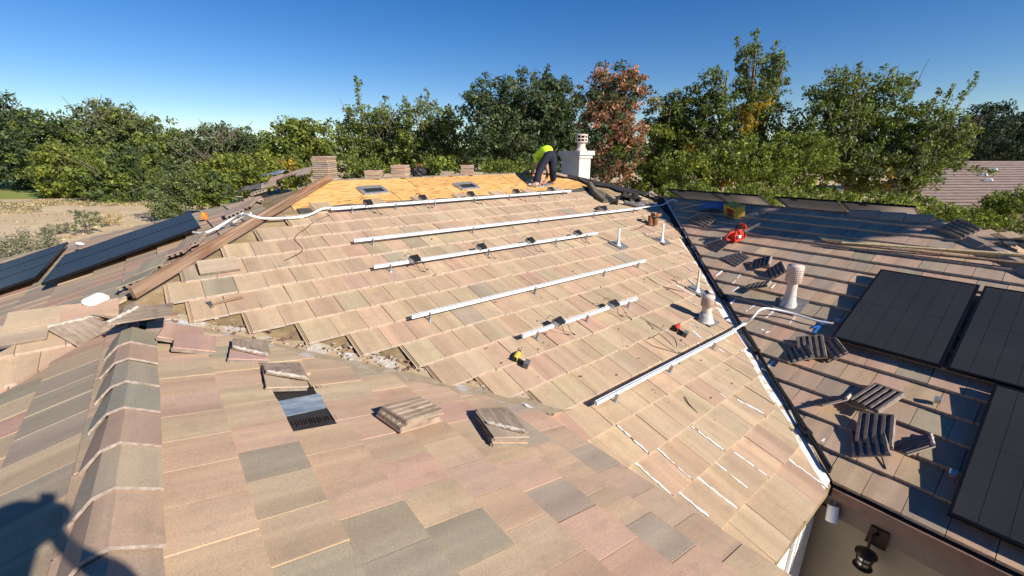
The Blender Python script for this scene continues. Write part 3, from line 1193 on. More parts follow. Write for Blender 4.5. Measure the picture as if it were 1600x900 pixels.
rail((517, 326), (892, 298), "topmost aluminium rail at the lower edge of the bare plywood", [.06, .2, .34, .5, .66, .82, .95])
rail((553, 376), (1003, 325), "second rail from the top, long with bare top, running into white conduit", [.04, .3, .52, .75, .95])
rail((584, 417), (933, 364), "third rail from the top carrying four black optimizers", [.05, .42, .75, .93])
rail((643, 495), (1008, 407), "long bare rail in mid slope, fourth from the top", [.05, .42, .75, .95])
rail((816, 525), (995, 466), "short rail between the yellow and red drills carrying two optimizers", [.1, .5, .9])
rail((931, 630), (1146, 518), "lowest rail near the eave, casting a thick black shadow", [.1, .45, .8])

GOPT = "black optimizers clipped to the rails"


def optimizer(px, py, label, flip=1):
    p = on(PB, px, py, .14)
    root = empty("optimizer", p, label, "optimizer", GOPT)
    m = frame(PB, (0, 0, 0), R(random.uniform(-8, 8)))
    MB().box((0, .0, .045), (.12, .10, .028), 0, m @ Matrix.Rotation(R(18 * flip), 4, 'X')).build("case", "black_plastic", root)
    b = MB()
    b.box((-.055, 0, .02), (.014, .12, .05), 0, m)
    b.box((.055, 0, .02), (.014, .12, .05), 0, m)
    b.box((0, -.03, .008), (.12, .012, .03), 0, m)
    b.build("bracket", "galvanised", root)
    b = MB()
    for s in (-1, 1):
        L = random.uniform(.14, .24)
        pts = bez([m @ Vector((s * .02, -.05, .04)), m @ Vector((s * .05, -.10, .03)), m @ Vector((.04 + s * .05, -L * .8, -.06)), m @ Vector((.07 + s * .04, -L, -.085))], 5)
        b.tube(pts, .0035, 5, cap=False)
        b.tube([pts[-1], pts[-1] + (pts[-1] - pts[-3]).normalized() * .05], .009, 6)
        b.build("lead", "cable_black", root)
        b = MB()
    pts = bez([m @ Vector((0, .05, .04)), m @ Vector((-.05, .10, .07)), m @ Vector((-.09, .12, .02))], 5)
    MB().tube(pts, .0035, 5).build("lead", "cable_black", root)


for q, l_ in (((648, 407), "optimizer on third rail, leftmost of its four"), ((752, 388), "optimizer on third rail, second from its left end"), ((828, 378), "optimizer on third rail, third from its left end"),
              ((902, 366), "optimizer on third rail beside its right end"), ((872, 505), "optimizer on the short rail near the yellow drill"), ((958, 477), "optimizer on the short rail near its upper right end"),
              ((575, 319), "optimizer on topmost rail above the left end of bare plywood"), ((660, 311), "optimizer on topmost rail between the two square vent frames"), ((735, 305), "optimizer on topmost rail below the right square vent frame"),
              ((806, 301), "optimizer on topmost rail left of the worker"), ((860, 297.5), "optimizer on topmost rail right of the worker's boot"), ((942, 328), "optimizer on second rail where it meets white conduit")):
    optimizer(*q, l_)

# ------------------------------------------------------------------ conduits and cables


def pipe_thing(name, pts, r, mat, label, cat, group=None, n=8, couplings=(), smooth=8):
    o = MB().tube(bez(pts, smooth), r, n).build(name, mat)
    tag(o, label, cat, group)
    for t in couplings:
        i = int(t * (len(pts) - 1))
        a = Vector(pts[i])
        dv = (Vector(pts[min(i + 1, len(pts) - 1)]) - Vector(pts[max(i - 1, 0)])).normalized()
        MB().tube([a - dv * .03, a + dv * .03], r * 1.5, 10).build("coupling", mat, o)
    return o


c_pts = [on(PB, 520, 325, .11), on(PB, 505, 326, .10), on(PB, 487, 334, .08), on(PB, 470, 339, .07), on(PB, 440, 341, .07), on(PB, 410, 341, .10), on(PB, 392, 337, .17), on(PW, 378, 335, .20), on(PW, 362, 342, .16), on(PW, 340, 355, .12), on(PW, 320, 364, .10), on(PW, 302, 363, .12)]
pipe_thing("conduit", c_pts, .017, "pvc_white", "white conduit from topmost rail over the hip board to left panels", "conduit", "white conduits", couplings=(.28, .64))
pipe_thing("conduit", [on(PW, 312, 364, .05), on(PW, 345, 357, .05), on(PW, 372, 343, .10), on(PW, 392, 333, .16)], .012, "pvc_white", "thinner white conduit beside hip board at left panels", "conduit", "white conduits")
pipe_thing("conduit", [on(PB, 1000, 326, .12), on(PB, 955, 330, .10), on(PB, 985, 327, .11), on(PB, 1020, 322, .12), on(PB, 1035, 320, .16), on(PC, 1050, 312, .16), on(PC, 1058, 315, .10)], .014, "pvc_white", "white conduit from second rail to far valley by tool pouch", "conduit", "white conduits")
pipe_thing("conduit", [on(PB, 1140, 521, .12), on(PB, 1150, 514, .12), on(PB, 1162, 506, .13), on(PC, 1176, 496, .22), on(PC, 1186, 485, .26), on(PC, 1200, 482, .2), on(PC, 1235, 489, .12), on(PC, 1275, 501, .10), on(PC, 1302, 506, .10)], .016, "pvc_white", "white bent conduit from lowest rail across the valley to big panels", "conduit", "white conduits", couplings=(.26,))
# black cable bundle down the far valley
b = MB()
cab = []
for j in range(6):
    pts = []
    for i in range(19):
        y = 1.05 - i * 5.72 / 18
        sx = random.uniform(-.028, .028)
        x = y + 8.79 + sx
        pts.append(Vector((x, y, pz(PB, 0, y) + .05 + random.uniform(-.01, .03))))
    cab.append(pts)
for j, pts in enumerate(cab):
    b.tube(bez(pts, 4), .016 if j < 4 else .011, 7)
o = tag(b.build("cable_bundle", "cable_black"), "thick bundle of black cables lying down the right valley to the eave", "cable bundle")
for t in (2, 5, 8, 11, 14, 17):
    p = cab[0][t]
    MB().tube([p + Vector((-.02, -.02, .01)), p + Vector((.02, .02, .01))], .045, 10).build("tape_wrap", "black_plastic", o)
pipe_thing("wire", [on(PB, 515, 336, .04), on(PB, 492, 346, .04), on(PB, 478, 357, .05), on(PB, 465, 366, .05), on(PB, 461, 374, .05), on(PB, 470, 385, .05), on(PB, 472, 392, .05), on(PB, 462, 399, .05), on(PB, 445, 407, .05)], .004, "cable_black", "loose black cable hanging from left end of topmost rail", "cable", "loose cables on the front slope", 5)
for i, (q, lab) in enumerate(((((1012, 505), (1030, 520), (1048, 537), (1062, 552)), "loose black cable with plug, running down to lowest rail"),
                              (((1010, 502), (1035, 515), (1055, 530), (1058, 549), (1068, 551)), "loose black cable looping just left of the red drill"),
                              (((1012, 530), (1028, 522), (1037, 508)), "short black cable with plug left of red drill"),
                              (((1005, 530), (1020, 540), (1045, 548), (1060, 553)), "thin black cable lying nearest the lowest rail"))):
    pipe_thing("wire", [on(PB, *p, .044) for p in q], .0035, "cable_black", lab, "cable", "loose cables on the front slope", 5)
for q, lab in ((((1003, 337), (1010, 346), (1000, 356), (985, 360)), "thin black cable left of the brown tool pouch"), (((1070, 620), (1077, 632), (1090, 645)), "short stiff black wire on caulked tiles near the eave"),
               (((1010, 432), (1022, 440), (1035, 447), (1068, 456)), "bent black wire left of the slim pipe")):
    pipe_thing("wire", [on(PB, *p, .044) for p in q], .005, "cable_black", lab, "cable", "loose cables on the front slope", 5)
pipe_thing("wire", [on(PC, 1362, 690, .06), on(PC, 1375, 708, .055), on(PC, 1384, 733, .05)], .006, "cable_black", "short black rod on far wing below the piled tiles", "cable")

# ------------------------------------------------------------------ loose tiles


def rib_tile(L=.40, wd=.29, broad=0.0):
    """a loose tile: sanded face below z=0, ribs of its back above (local z up = back side)"""
    b = MB()
    b.box((0, 0, -.006), (wd, L, .012), 0)
    n = 4
    m_ = .016 if not broad else .031
    for i in range(n + 1):
        x = -wd / 2 + m_ + i * (wd - 2 * m_) / n
        segs = 6
        ws = [.017 + .008 * abs(math.sin(i * 2 + s * 1.3)) for s in range(segs + 1)]
        if broad:
            ws = [broad + .002 * math.sin(i * 3 + s) for s in range(segs + 1)]
        vs = []
        for s_ in range(segs + 1):
            y = -L / 2 + .01 + s_ * (L - .02) / segs
            vs += [(x - ws[s_], y, 0), (x + ws[s_] * .7, y, 0), (x + ws[s_] * .5, y, .030), (x - ws[s_] * .7, y, .030)]
        fs = []
        for s_ in range(segs):
            a = s_ * 4
            fs += [(a + 2, a + 6, a + 7, a + 3), (a + 1, a + 5, a + 6, a + 2), (a + 3, a + 7, a + 4, a)]
        fs += [(0, 1, 2, 3), (segs * 4 + 3, segs * 4 + 2, segs * 4 + 1, segs * 4)]
        b.add(vs, fs, 1)
    b.box((0, L / 2 - .01, .015), (wd - .02, .018, .024), 1)
    return b


LT = rib_tile().mesh("roof_tile", ["tile", "tile_back"])
LTC = rib_tile(.28, .29).mesh("roof_tile", ["tile", "tile_back"])


def cut_tile(plain_back=False):
    """half tile cut on the slant, ragged mortar along the cut"""
    b = MB()
    poly = [(-.14, -.20), (.14, -.20), (.14, .05), (-.10, .21), (-.14, .21)]
    b.slab([(x, y, 0.0) for x, y in poly], .014, 0)
    for i in range(0 if plain_back else 5):
        x = -.12 + i * .055
        ye = .19 - max(0, (x + .10)) * .66
        b.box((x, (-.19 + ye) / 2, .004), (.034, ye + .19, .010), 1)
    pts, rs = [], []
    for i in range(13):
        t = i / 12
        pts.append((.135 - .25 * t + random.uniform(-.008, .008), .045 + .165 * t, .004 + random.uniform(-.003, .006)))
        rs.append(random.uniform(.010, .022))
    b.tube(pts, rs, 6, 2)
    return b


LTA = rib_tile(.38, .29, .0285).mesh("roof_tile", ["tile", "tile_worn"])
LCUTA = cut_tile(True).mesh("roof_tile", ["tile_worn", "tile_worn", "crust"])
LCUT = cut_tile().mesh("roof_tile", ["tile", "tile_back", "crust"])


def loose(pl, px, py, rot, label, group, flip=True, tx=0.0, ty=0.0, h=.06, mesh=None, col="tan", mx=None):
    m = mx if mx is not None else frame(pl, on(pl, px, py, h), R(rot))
    m = m @ Matrix.Rotation(R(tx), 4, 'X') @ Matrix.Rotation(R(ty), 4, 'Y')
    if not flip:
        m = m @ Matrix.Rotation(math.pi, 4, 'Y')
    o = link("roof_tile", mesh or LT)
    o.matrix_world = m
    o.color = (*[c_ * random.uniform(.92, 1.06) for c_ in PAL[col]], 1)
    return tag(o, label, "roof tile", group)


GA = "loose tiles lying on the near wing"
loose(PA, 640, 652, 12, "lower of two upturned tiles with grooves up, right of the dark patch", GA, h=.07, mesh=LTA)
loose(PA, 645, 642, 16, "upturned tile with long grooves on top of its pair, right of the dark patch", GA, h=.105, mesh=LTA)
for i, (a_, l_) in enumerate(((72, "bottom tile of the small pile right of the upturned pair"), (75, "middle tile of the small pile right of the upturned pair"))):
    loose(PA, 783, 672 - i * 8, a_, l_, GA, h=.065 + i * .032, flip=False, col="rose")
loose(PA, 782, 655, 74, "broken top tile of the small pile right of the upturned pair", GA, h=.125, mesh=LCUTA, col="grey", ty=5)
loose(PA, 445, 590, 84, "lower tile of the pair just above the dark patch", GA, h=.065, flip=False, col="peach")
loose(PA, 445, 578, 86, "ragged cut tile on the pair just above the dark patch", GA, h=.10, mesh=LCUTA, col="tan", tx=4)
loose(PA, 390, 550, 80, "lower tile of the slipped pair by the near valley", GA, h=.065, flip=False, col="pink")
loose(PA, 392, 541, 82, "white crusted cut tile on the slipped pair by the near valley", GA, h=.10, mesh=LCUTA)
loose(PA, 305, 535, 85, "thin tile lying flat on its face right of the ridge caps", GA, h=.075, flip=False, col="rose", ty=-6)
loose(PA, 285, 521, 80, "tile sliding under the big mortared cap tile", GA, h=.085, flip=False, col="peach", ty=-8)
mt = Matrix.Translation((-0.70, -0.72, 0.14)) @ Matrix.Rotation(R(82), 4, 'Z') @ Matrix.Rotation(R(-6), 4, 'Y')
loose(None, 0, 0, 0, "mortar crusted tile lying across the head of the ridge caps", GA, mesh=LCUTA, mx=mt)
GLEFT = "loose tiles at the foot of the hip board"
loose(PB, 125, 512, 30, "brown upturned tile with a dark back left of the ridge head", GLEFT, h=.09, mesh=LCUTA, ty=-8, col="rose")
loose(PB, 60, 497, 88, "flat pink tile leftmost in row left of the ridge head", GLEFT, h=.075, flip=False, col="peach")
loose(PB, 142, 486, 88, "flat pink tile beside white foam at the hip foot", GLEFT, h=.085, flip=False, col="peach")
loose(PB, 25, 522, 88, "flat tile half under another, farthest left of the hip foot", GLEFT, h=.06, flip=False, col="rose")
loose(PB, 342, 414, 90, "loose cream tile lying on the tiles beside hip board", "loose tile on the front slope", h=.085, flip=False, col="sand", tx=0)
GH = "loose tiles heaped along the left hip"
HT = [((432, 278), 70, "pink"), ((420, 288), 75, "rose"), ((405, 300), 78, "tan"), ((396, 312), 85, "peach"), ((385, 320), 60, "rose"), ((365, 330), 85, "mauve"),
      ((452, 272), 60, "rose"), ((300, 378), 70, "rose"), ((275, 392), 72, "mauve"), ((238, 412), 75, "grey"), ((215, 435), 80, "grey"), ((475, 268), 60, "mauve")]
HL = ["pink tile heaped behind the middle of hip board", "rosy tile under a pink one behind hip board", "tan tile leaning on the hip board above the white conduit", "cream tile lying over the white conduit by hip board",
      "rosy tile beside white conduit on left hip", "mauve tile left of the white conduit bend", "rosy tile near upper end of hip board", "tile leaning on lower hip board, upper of three", "tile leaning on lower hip board, middle of three",
      "tile with white torn edge on lower hip board", "grey tile lowest along the hip board", "mauve tile touching upper end of hip board"]
for (q, r_, c_), l_ in zip(HT, HL):
    loose(PW, *q, r_, l_, GH, flip=random.random() < .2, h=.09 + random.uniform(0, .03), tx=random.uniform(-6, 10), ty=random.uniform(-8, 8), col=c_)
GCt = "upturned tiles dropped on the far wing"
CT = [((1268, 543), 25, 8, 0, .07, LT, "large upturned tile in the group of three left of the big panels"), ((1247, 553), 30, -14, 8, .06, LT, "upturned tile leaning below its neighbour, left of the big panels"),
      ((1297, 548), 45, 10, 18, .07, LTC, "short tile propped at right of the group of three"), ((1370, 622), -18, 6, 0, .075, LT, "upturned tile highest in the lower pile near the eave"),
      ((1306, 625), -40, 10, 30, .07, LCUT, "broken dark tile standing left of the lower pile"), ((1368, 672), 12, 10, -4, .085, LT, "upturned tile in front of the lower pile near the eave"),
      ((1358, 690), 20, -4, 10, .06, LT, "tile under the front of the lower pile"), ((1434, 694), -35, 10, 25, .07, LCUT, "cut tile propped right of the lower pile in shade"),
      ((1190, 411), 15, 8, 10, .075, LTC, "upturned tile above the others near the large vent pipe"), ((1187, 446), 10, -12, 6, .075, LTC, "upturned tile at foot of the large vent pipe"),
      ((1213, 424), 35, 8, 24, .07, LTC, "tile leaning against left of the large vent pipe"), ((1150, 403), 60, 4, 8, .06, LCUT, "flat cut tile left of the others near large vent"),
      ((1120, 382), 55, 6, 16, .06, LCUT, "cut tile with ribs below the red chainsaw"), ((1100, 344), 70, 10, 5, .07, LT, "tile lying in shade above valley top"), ((1088, 340), 60, -6, 10, .06, LCUT, "grey tile edge at top of the far valley"),
      ((1500, 358), 50, 6, 6, .09, LT, "tile kicked up beside far hip caps")]
for q, r_, tx, ty, h, me, l_ in CT:
    loose(PC, *q, r_, l_, GCt, tx=tx - 4, ty=-abs(ty) - 13, h=h + .035, mesh=me, col="mauve")
GB = "loose tiles behind the far hip caps"
for q, r_, l_ in (((1522, 368), 40, "flat tile behind the far hip caps, upper left"), ((1556, 372), 40, "flat tile behind the far hip caps, middle"), ((1590, 380), 40, "flat tile behind the far hip caps, at photo edge")):
    p = on(PC, q[0], q[1] + 12, .0) + Vector((.55, -.1, -.02))
    m = frame(PC, p, R(r_), .08)
    loose(None, 0, 0, 0, l_, GB, flip=False, mx=m, col="tan")

# stacks of tiles kept along the ridge
ORD = ["bottom", "second", "third", "fourth", "fifth", "sixth", "seventh", "eighth", "ninth", "tenth", "eleventh", "twelfth", "thirteenth", "fourteenth", "fifteenth", "sixteenth"]
STK = [(510, 274, 12, "tall stack at left end of ridge", -3), (585, 273, 5, "low stack left of the middle stack on ridge", 4), (627, 273, 8, "stack beside the dark bag on ridge", -2),
       (699, 271, 3, "lowest stack on ridge, before the right one", 6), (731, 270, 7, "right stack on ridge, left of the worker", 3)]
SLABM = MB().box((0, 0, -.011), (.29, .40, .024), 0).box((0, -.17, -.027), (.29, .05, .010), 1).box((0, .15, -.027), (.27, .03, .010), 1).mesh("roof_tile", ["tile", "tile_back"])
for px, py, n_, nm, tw in STK:
    p = ony(px, py, RIDGE_Y + .12)
    for i in range(n_):
        m = Matrix.Translation((p.x + random.uniform(-.012, .012), RIDGE_Y + .14 + random.uniform(-.01, .01), RIDGE_Z + .04 + i * (.0365 if n_ > 9 else .031))) @ Matrix.Rotation(R(-38 + tw + random.uniform(-3, 3)), 4, 'Z')
        where = "topmost" if i == n_ - 1 else ORD[i]
        loose(None, 0, 0, 0, f"{where} tile of the {nm}" + ("" if where in ("topmost", "bottom") else ", counted from below"), "tiles stacked along the ridge: " + nm, flip=True, mesh=SLABM, mx=m, col=random.choice(["mauve", "rose", "tan", "grey"]))
# dark bag beside a stack
bm = bmesh.new()
bmesh.ops.create_icosphere(bm, subdivisions=3, radius=1)
for v_ in bm.verts:
    q = v_.co.copy()
    v_.co = Vector((q.x * .16, q.y * .12, max(q.z, -.5) * .12)) * (1 + .18 * math.sin(q.x * 5 + q.z * 7) * math.cos(q.y * 6))
me = bpy.data.meshes.new("tool_bag")
bm.to_mesh(me)
bm.free()
me.materials.append(MATS["black_plastic"])
p = ony(655, 268, RIDGE_Y + .1)
bag = link("tool_bag", me)
bag.location = (p.x, p.y, RIDGE_Z + .09)
tag(bag, "slumped black bag beside a stack of tiles on the ridge", "bag")
MB().tube(bez([(-.08, 0, .08), (-.03, 0, .17), (.05, 0, .17), (.09, 0, .07)], 5), .008, 6).build("handle", "box_print", bag)

# felt scraps and rolls along the right hip
GF = "scraps of torn roofing felt on the right hip"


def roll(pts, r, mat, label):
    o = MB().tube(bez(pts, 6), r, 10).build("felt_roll", mat)
    return tag(o, label, "felt", GF)


def sheet(p, sx, sy, rot, mat, label, pl, wav=.05, h=.08):
    b = MB()
    n = 10
    vs, fs = [], []
    a, c_ = random.uniform(0, 6), random.uniform(0, 6)
    for i in range(n + 1):
        for j in range(n + 1):
            u, v_ = i / n - .5, j / n - .5
            vs.append((u * sx * (1 + .1 * math.sin(v_ * 9 + a)), v_ * sy * (1 + .12 * math.sin(u * 8 + c_)), wav * (math.sin(u * 7 + a) * math.cos(v_ * 6 + c_)) + wav * .5 * math.sin(u * 15 + v_ * 11)))
    for i in range(n):
        for j in range(n):
            q = i * (n + 1) + j
            fs.append((q, q + n + 1, q + n + 2, q + 1))
    b.add(vs, fs, 0, True)
    o = b.build("felt_scrap", mat)
    o.matrix_world = frame(pl, on(pl, *p, h), R(rot))
    md = o.modifiers.new("thick", 'SOLIDIFY')
    md.thickness = .004
    return tag(o, label, "felt", GF)


roll([on(PB, 921, 288, .10), on(PB, 930, 302, .10), on(PB, 946, 316, .07)], .075, "olive_felt", "thick olive curl of felt right of the bare plywood")
sheet((955, 312), .5, .35, 30, "dark_felt", "black crumpled felt right of the olive curl", PB, .06)
sheet((985, 308), .55, .4, 10, "dark_felt", "black folded felt heaped on right hip", PB, .09, .12)
sheet((1000, 318), .5, .3, -20, "grey_felt", "grey flap of felt on right hip left of the conduit end", PB, .06, .1)
roll([on(PB, 975, 316, .10), on(PB, 1000, 323, .09)], .055, "grey_felt", "grey rolled felt on right hip above the white conduit")
sheet((940, 325), .4, .16, 10, "dark_felt", "narrow black strip of felt beside the second rail end", PB, .02, .06)
roll([on(PB, 905, 279, .06), on(PB, 930, 293, .06)], .03, "grey_felt", "thin grey roll of felt at foot of chimney")
sheet((1020, 305), .5, .3, 25, "tile_back", "brown crust of mortar and felt at the top of right hip", PB, .05, .05)
sheet((395, 292), .75, .5, 30, "grey_felt", "dark grey sheet of felt lying on left hip behind tiles", PW, .02, .12)
sheet((430, 270), .8, .3, 25, "blue_metal", "blue grey metal sheet at upper left of the hip heap", PW, .02, .14)
# ridge cap boards left on the right end of the ridge
b = MB()
b.bar(Vector((6.9, 3.13, RIDGE_Z + .05)), Vector((7.75, 3.02, RIDGE_Z + .03)), .16, .07)
tag(b.build("ridge_cap_row", "tile_back"), "row of old ridge caps behind the worker's legs", "ridge caps")
b = MB()
b.bar(on(PB, 868, 271, .08), on(PB, 886, 275, .09), .14, .05, 0)
tag(b.build("roof_tile", "worn_edge"), "pale ridge tile left lying behind the worker", "roof tile")

# ------------------------------------------------------------------ tools


def at_slope(pl, px, py, rot, h=.05):
    return frame(pl, on(pl, px, py, h), R(rot))


# hammer
hm = empty("hammer", mx=at_slope(PB, 352, 472, 8, .040), label="claw hammer with wooden handle lying on the front slope tiles", cat="hammer")
MB().tube([(-.12, 0, .012), (.0, 0, .012), (.17, 0, .012)], [.010, .012, .015], 8).build("handle", "old_wood", hm)
b = MB()
b.tube([(-.13, -.055, .014), (-.13, -.02, .014), (-.13, .015, .014)], [.018, .014, .014], 8)
for s in (-1, 1):
    b.tube([(-.13 + s * .006, .012, .014), (-.13 + s * .012, .045, .017), (-.145 + s * .014, .075, .012)], [.009, .008, .003], 6)
b.build("head", "tool_steel", hm)


def drill(px, py, rot, body, label, tip=True):
    m = at_slope(PB, px, py, rot, .036)
    o = empty("cordless_drill", mx=m, label=label, cat="drill")
    b = MB()
    b.tube([(0, -.05, .03), (0, .0, .035), (0, .07, .035)], [.030, .036, .030], 10)
    b.build("motor_housing", body, o)
    b = MB().tube([(0, -.02, .03), (.06, -.035, .03), (.11, -.05, .03)], [.022, .019, .022], 8)
    b.build("grip", "black_plastic", o)
    MB().box((.135, -.052, .035), (.055, .085, .07), 0).build("battery", "grey_plastic", o)
    MB().tube([(0, .07, .035), (0, .115, .035)], [.024, .013], 10).build("chuck", "black_plastic", o)
    MB().tube([(0, .115, .035), (0, .19, .035)], .004, 6).build("bit", "tool_steel", o)
    MB().box((-.005, -.055, .036), (.05, .02, .05), 0).build("end_cap", "black_plastic", o)
    return o


drill(806, 561, -58, "yellow_plastic", "yellow cordless drill lying on pink and grey tiles")
drill(1056, 515, -75, "red_plastic", "red and black cordless drill left of the capped vent")

# chainsaw on the far wing
m = frame(PC, on(PC, 1158, 368, .06), R(0))
base = on(PC, 1158, 372, .05)
saw = empty("chainsaw", base, "red chainsaw standing on the far wing with its bar pointing up right", "chainsaw")
dirb = (dep(1203, 343, (base - CAM).dot(FWD)) - dep(1166, 361, (base - CAM).dot(FWD))).normalized()
upn = normal(PC)
sx = dirb.cross(upn).normalized()
uz = sx.cross(dirb)
ms = Matrix((dirb, -sx, uz)).transposed().to_4x4()
b = MB()
b.box((-.06, 0, .10), (.24, .17, .16), 0, ms, .8)
b.box((-.05, 0, .19), (.17, .12, .05), 0, ms, .7)
b.build("engine_housing", "red_plastic", saw)
b = MB()
b.tube([ms @ Vector(p) for p in ((-.16, 0, .06), (-.28, 0, .10), (-.30, 0, .18), (-.20, 0, .22), (-.12, 0, .20))], .022, 8)
b.build("rear_handle", "red_plastic", saw)
b = MB()
b.tube(bez([ms @ Vector(p) for p in ((.0, -.10, .06), (.0, -.13, .18), (.0, -.05, .27), (.0, .06, .27), (.0, .12, .16))], 5), .013, 8)
b.build("front_handle", "black_plastic", saw)
MB().box((.08, 0, .23), (.02, .16, .10), 0, ms).build("hand_guard", "red_plastic", saw)
b = MB()
b.box((-.06, .09, .10), (.13, .02, .11), 0, ms)
b.build("clutch_cover", "black_plastic", saw)
MB().lathe([(.035, 0), (.035, .02), (0, .022)], 12, 0, ms @ Matrix.Translation((-.09, -.085, .11)) @ Matrix.Rotation(R(90), 4, 'X')).build("starter_cover", "white_cloth", saw)
b = MB()
pr = [(.05, -.035), (.36, -.030), (.42, -.018), (.435, 0), (.42, .018), (.36, .030), (.05, .035)]
n_ = len(pr)
b.add([ms @ Vector((x, -.006, .11 + z)) for x, z in pr] + [ms @ Vector((x, .006, .11 + z)) for x, z in pr], [tuple(range(n_)), tuple(reversed(range(n_, 2 * n_)))] + [(i, n_ + i, n_ + (i + 1) % n_, (i + 1) % n_) for i in range(n_)])
b.build("guide_bar", "tool_steel", saw)
b = MB()
for i in range(n_ - 1):
    b.bar(ms @ Vector((pr[i][0], 0, .11 + pr[i][1] * 1.1)), ms @ Vector((pr[i + 1][0], 0, .11 + pr[i + 1][1] * 1.1)), .014, .010)
b.build("chain", "black_plastic", saw)

# tool pouch behind the pipe
tp = on(PB, 1020, 352, .05)
pouch = empty("tool_pouch", tp, "brown leather tool belt and pouch standing behind the white pipe", "tool belt")
hx = RGT
b = MB()
for s, w_, hh in ((-.06, .11, .20), (.05, .12, .17)):
    q = hx * s
    b.lathe([(.045, 0.0), (.062, .03), (.066, hh * .8), (.07, hh), (.058, hh), (.05, .05)], 10, 0, Matrix.Translation(q) @ Matrix.Diagonal((1.0, .75, 1, 1)))
b.build("pouch", "leather", pouch)
b = MB()
b.lathe([(.11, .20), (.112, .265), (.104, .265), (.102, .20)], 22, 0, Matrix.Translation(hx * .05 + Vector((0, 0, 0))))
b.build("belt", "leather", pouch)
MB().box((0, 0, 0), (.04, .008, .05), 0, Matrix.Translation(hx * .0 - FWD * .11 + Vector((0, 0, .235)))).build("buckle", "galvanised", pouch)

# box, blue sheet and small things at the top of the far valley
bx = empty("carton", on(PC, 1147, 336, .05), "yellow carton with dark red print on the far wing below raised panels", "carton")
mbx = frame(PC, (0, 0, 0), R(-28))
MB().box((0, 0, .115), (.36, .24, .23), 0, mbx).build("carton_body", "cardboard_yellow", bx)
b = MB()
b.box((.05, -.1215, .14), (.22, .003, .10), 0, mbx)
b.box((-.1815, 0, .15), (.003, .16, .08), 0, mbx)
b.box((.05, -.1215, .05), (.2, .003, .05), 1, mbx)
b.box((-.1815, 0, .06), (.003, .18, .06), 1, mbx)
b.build("print", ["box_print", "box_print_dark"], bx)
b = MB()
vs, fs = [], []
n = 12
for i in range(n + 1):
    for j in range(n + 1):
        u, v_ = i / n - .5, j / n - .5
        vs.append((u * .55, v_ * .42, .10 * math.sin((u + .5) * 2.6) + .03 * math.sin(v_ * 7 + u * 3)))
for i in range(n):
    for j in range(n):
        q = i * (n + 1) + j
        fs.append((q, q + n + 1, q + n + 2, q + 1))
b.add(vs, fs, 0, True)
o = b.build("tarp_sheet", "blue_sheet")
o.matrix_world = frame(PC, on(PC, 1112, 326, .08), R(25))
o.modifiers.new("thick", 'SOLIDIFY').thickness = .006
tag(o, "curved dull blue sheet left of the yellow carton", "sheet")
o = MB().bar(on(PC, 1062, 326, .12), on(PC, 1098, 318, .14), .03, .02).build("batten", "new_wood")
tag(o, "short pale stick lying left of the blue sheet", "batten")
o = MB().bar(on(PC, 1194, 335, .06), on(PC, 1198, 326, .08), .012, .01).build("batten", "new_wood")
tag(o, "tiny pale stick upright right of the carton", "batten")
# bundle of battens across the far wing
GBAT = "long pale battens lying across the far wing"
for i, (a, b_, l_) in enumerate((((1280, 371), (1640, 409), "upper batten of the bundle across the far wing"), ((1284, 374), (1650, 406), "middle batten of the bundle across the far wing"), ((1290, 377), (1640, 416), "lower batten of the bundle across the far wing"), ((1315, 379), (1660, 402), "batten crossing over the bundle at the right edge"))):
    h = .07 + .02 * i
    o = MB().bar(on(PC, *a, h), on(PC, *b_, h), .042, .02, 0, normal(PC)).build("batten", "new_wood" if i != 2 else "old_wood")
    tag(o, l_, "batten", GBAT)
# blue tape at the panel corner, silver foil on the hip, flag and foam at left
o = MB().bar(on(PC, 1272, 520, .05), on(PC, 1290, 500, .05), .03, .01).add([], []).build("tape_strip", "blue_tape")
tag(o, "strip of bright blue tape at left corner of the big panels", "tape", "blue tape")
o = MB().bar(on(PC, 1270, 512, .055), on(PC, 1284, 507, .055), .025, .01).build("tape_strip", "blue_tape")
tag(o, "short cross strip of blue tape left of the big panels", "tape", "blue tape")
o = MB().box((0, 0, 0), (.05, .08, .04), 0, frame(PC, on(PC, 1309, 502, .08), .3)).build("clamp", "galvanised")
tag(o, "small silver clamp under the corner of the big panels", "clamp")
for q, l_ in (((1410, 625), "small silver clamp under upper left of lower panel"), ((1492, 740), "small silver clamp at lower left of lower panel")):
    p = on(PC, q[0] + 55 if q[0] < 1450 else 1489, q[1] if q[0] > 1450 else 625, .09)
    o = MB().box((0, 0, 0), (.05, .06, .05), 0, frame(PC, p, .1)).build("clamp", "galvanised")
    tag(o, l_, "clamp")
b = MB()
b.add([(-.05, 0, 0), (.045, 0, 0), (.05, .02, .12), (.0, .03, .10), (-.06, .02, .13)], [(0, 1, 2, 3, 4)])
o = b.build("flag", "orange_flag")
o.matrix_world = Matrix.Translation(on(PW, 320, 343, .05)) @ Matrix.Rotation(-YAW, 4, 'Z')
o.modifiers.new("thick", 'SOLIDIFY').thickness = .004
tag(o, "scrap of bright orange plastic at the panel's upper corner", "scrap")
bm = bmesh.new()
bmesh.ops.create_icosphere(bm, subdivisions=3, radius=1)
for v_ in bm.verts:
    q = v_.co.copy()
    v_.co = Vector((q.x * .105, q.y * .075, max(q.z, 0) * .065 + .01 * math.sin(q.x * 4)))
me = bpy.data.meshes.new("foam_pad")
bm.to_mesh(me)
bm.free()
for p_ in me.polygons:
    p_.use_smooth = True
me.materials.append(MATS["white_cloth"])
o = link("foam_pad", me)
o.matrix_world = frame(PB, on(PB, 150, 470, .10), R(10))
tag(o, "smooth white foam lump at the foot of hip board", "foam")
b = MB()
pts = [(-.10, 0, 0), (-.05, .02, .03), (.02, -.02, .05), (.10, .01, .01)]
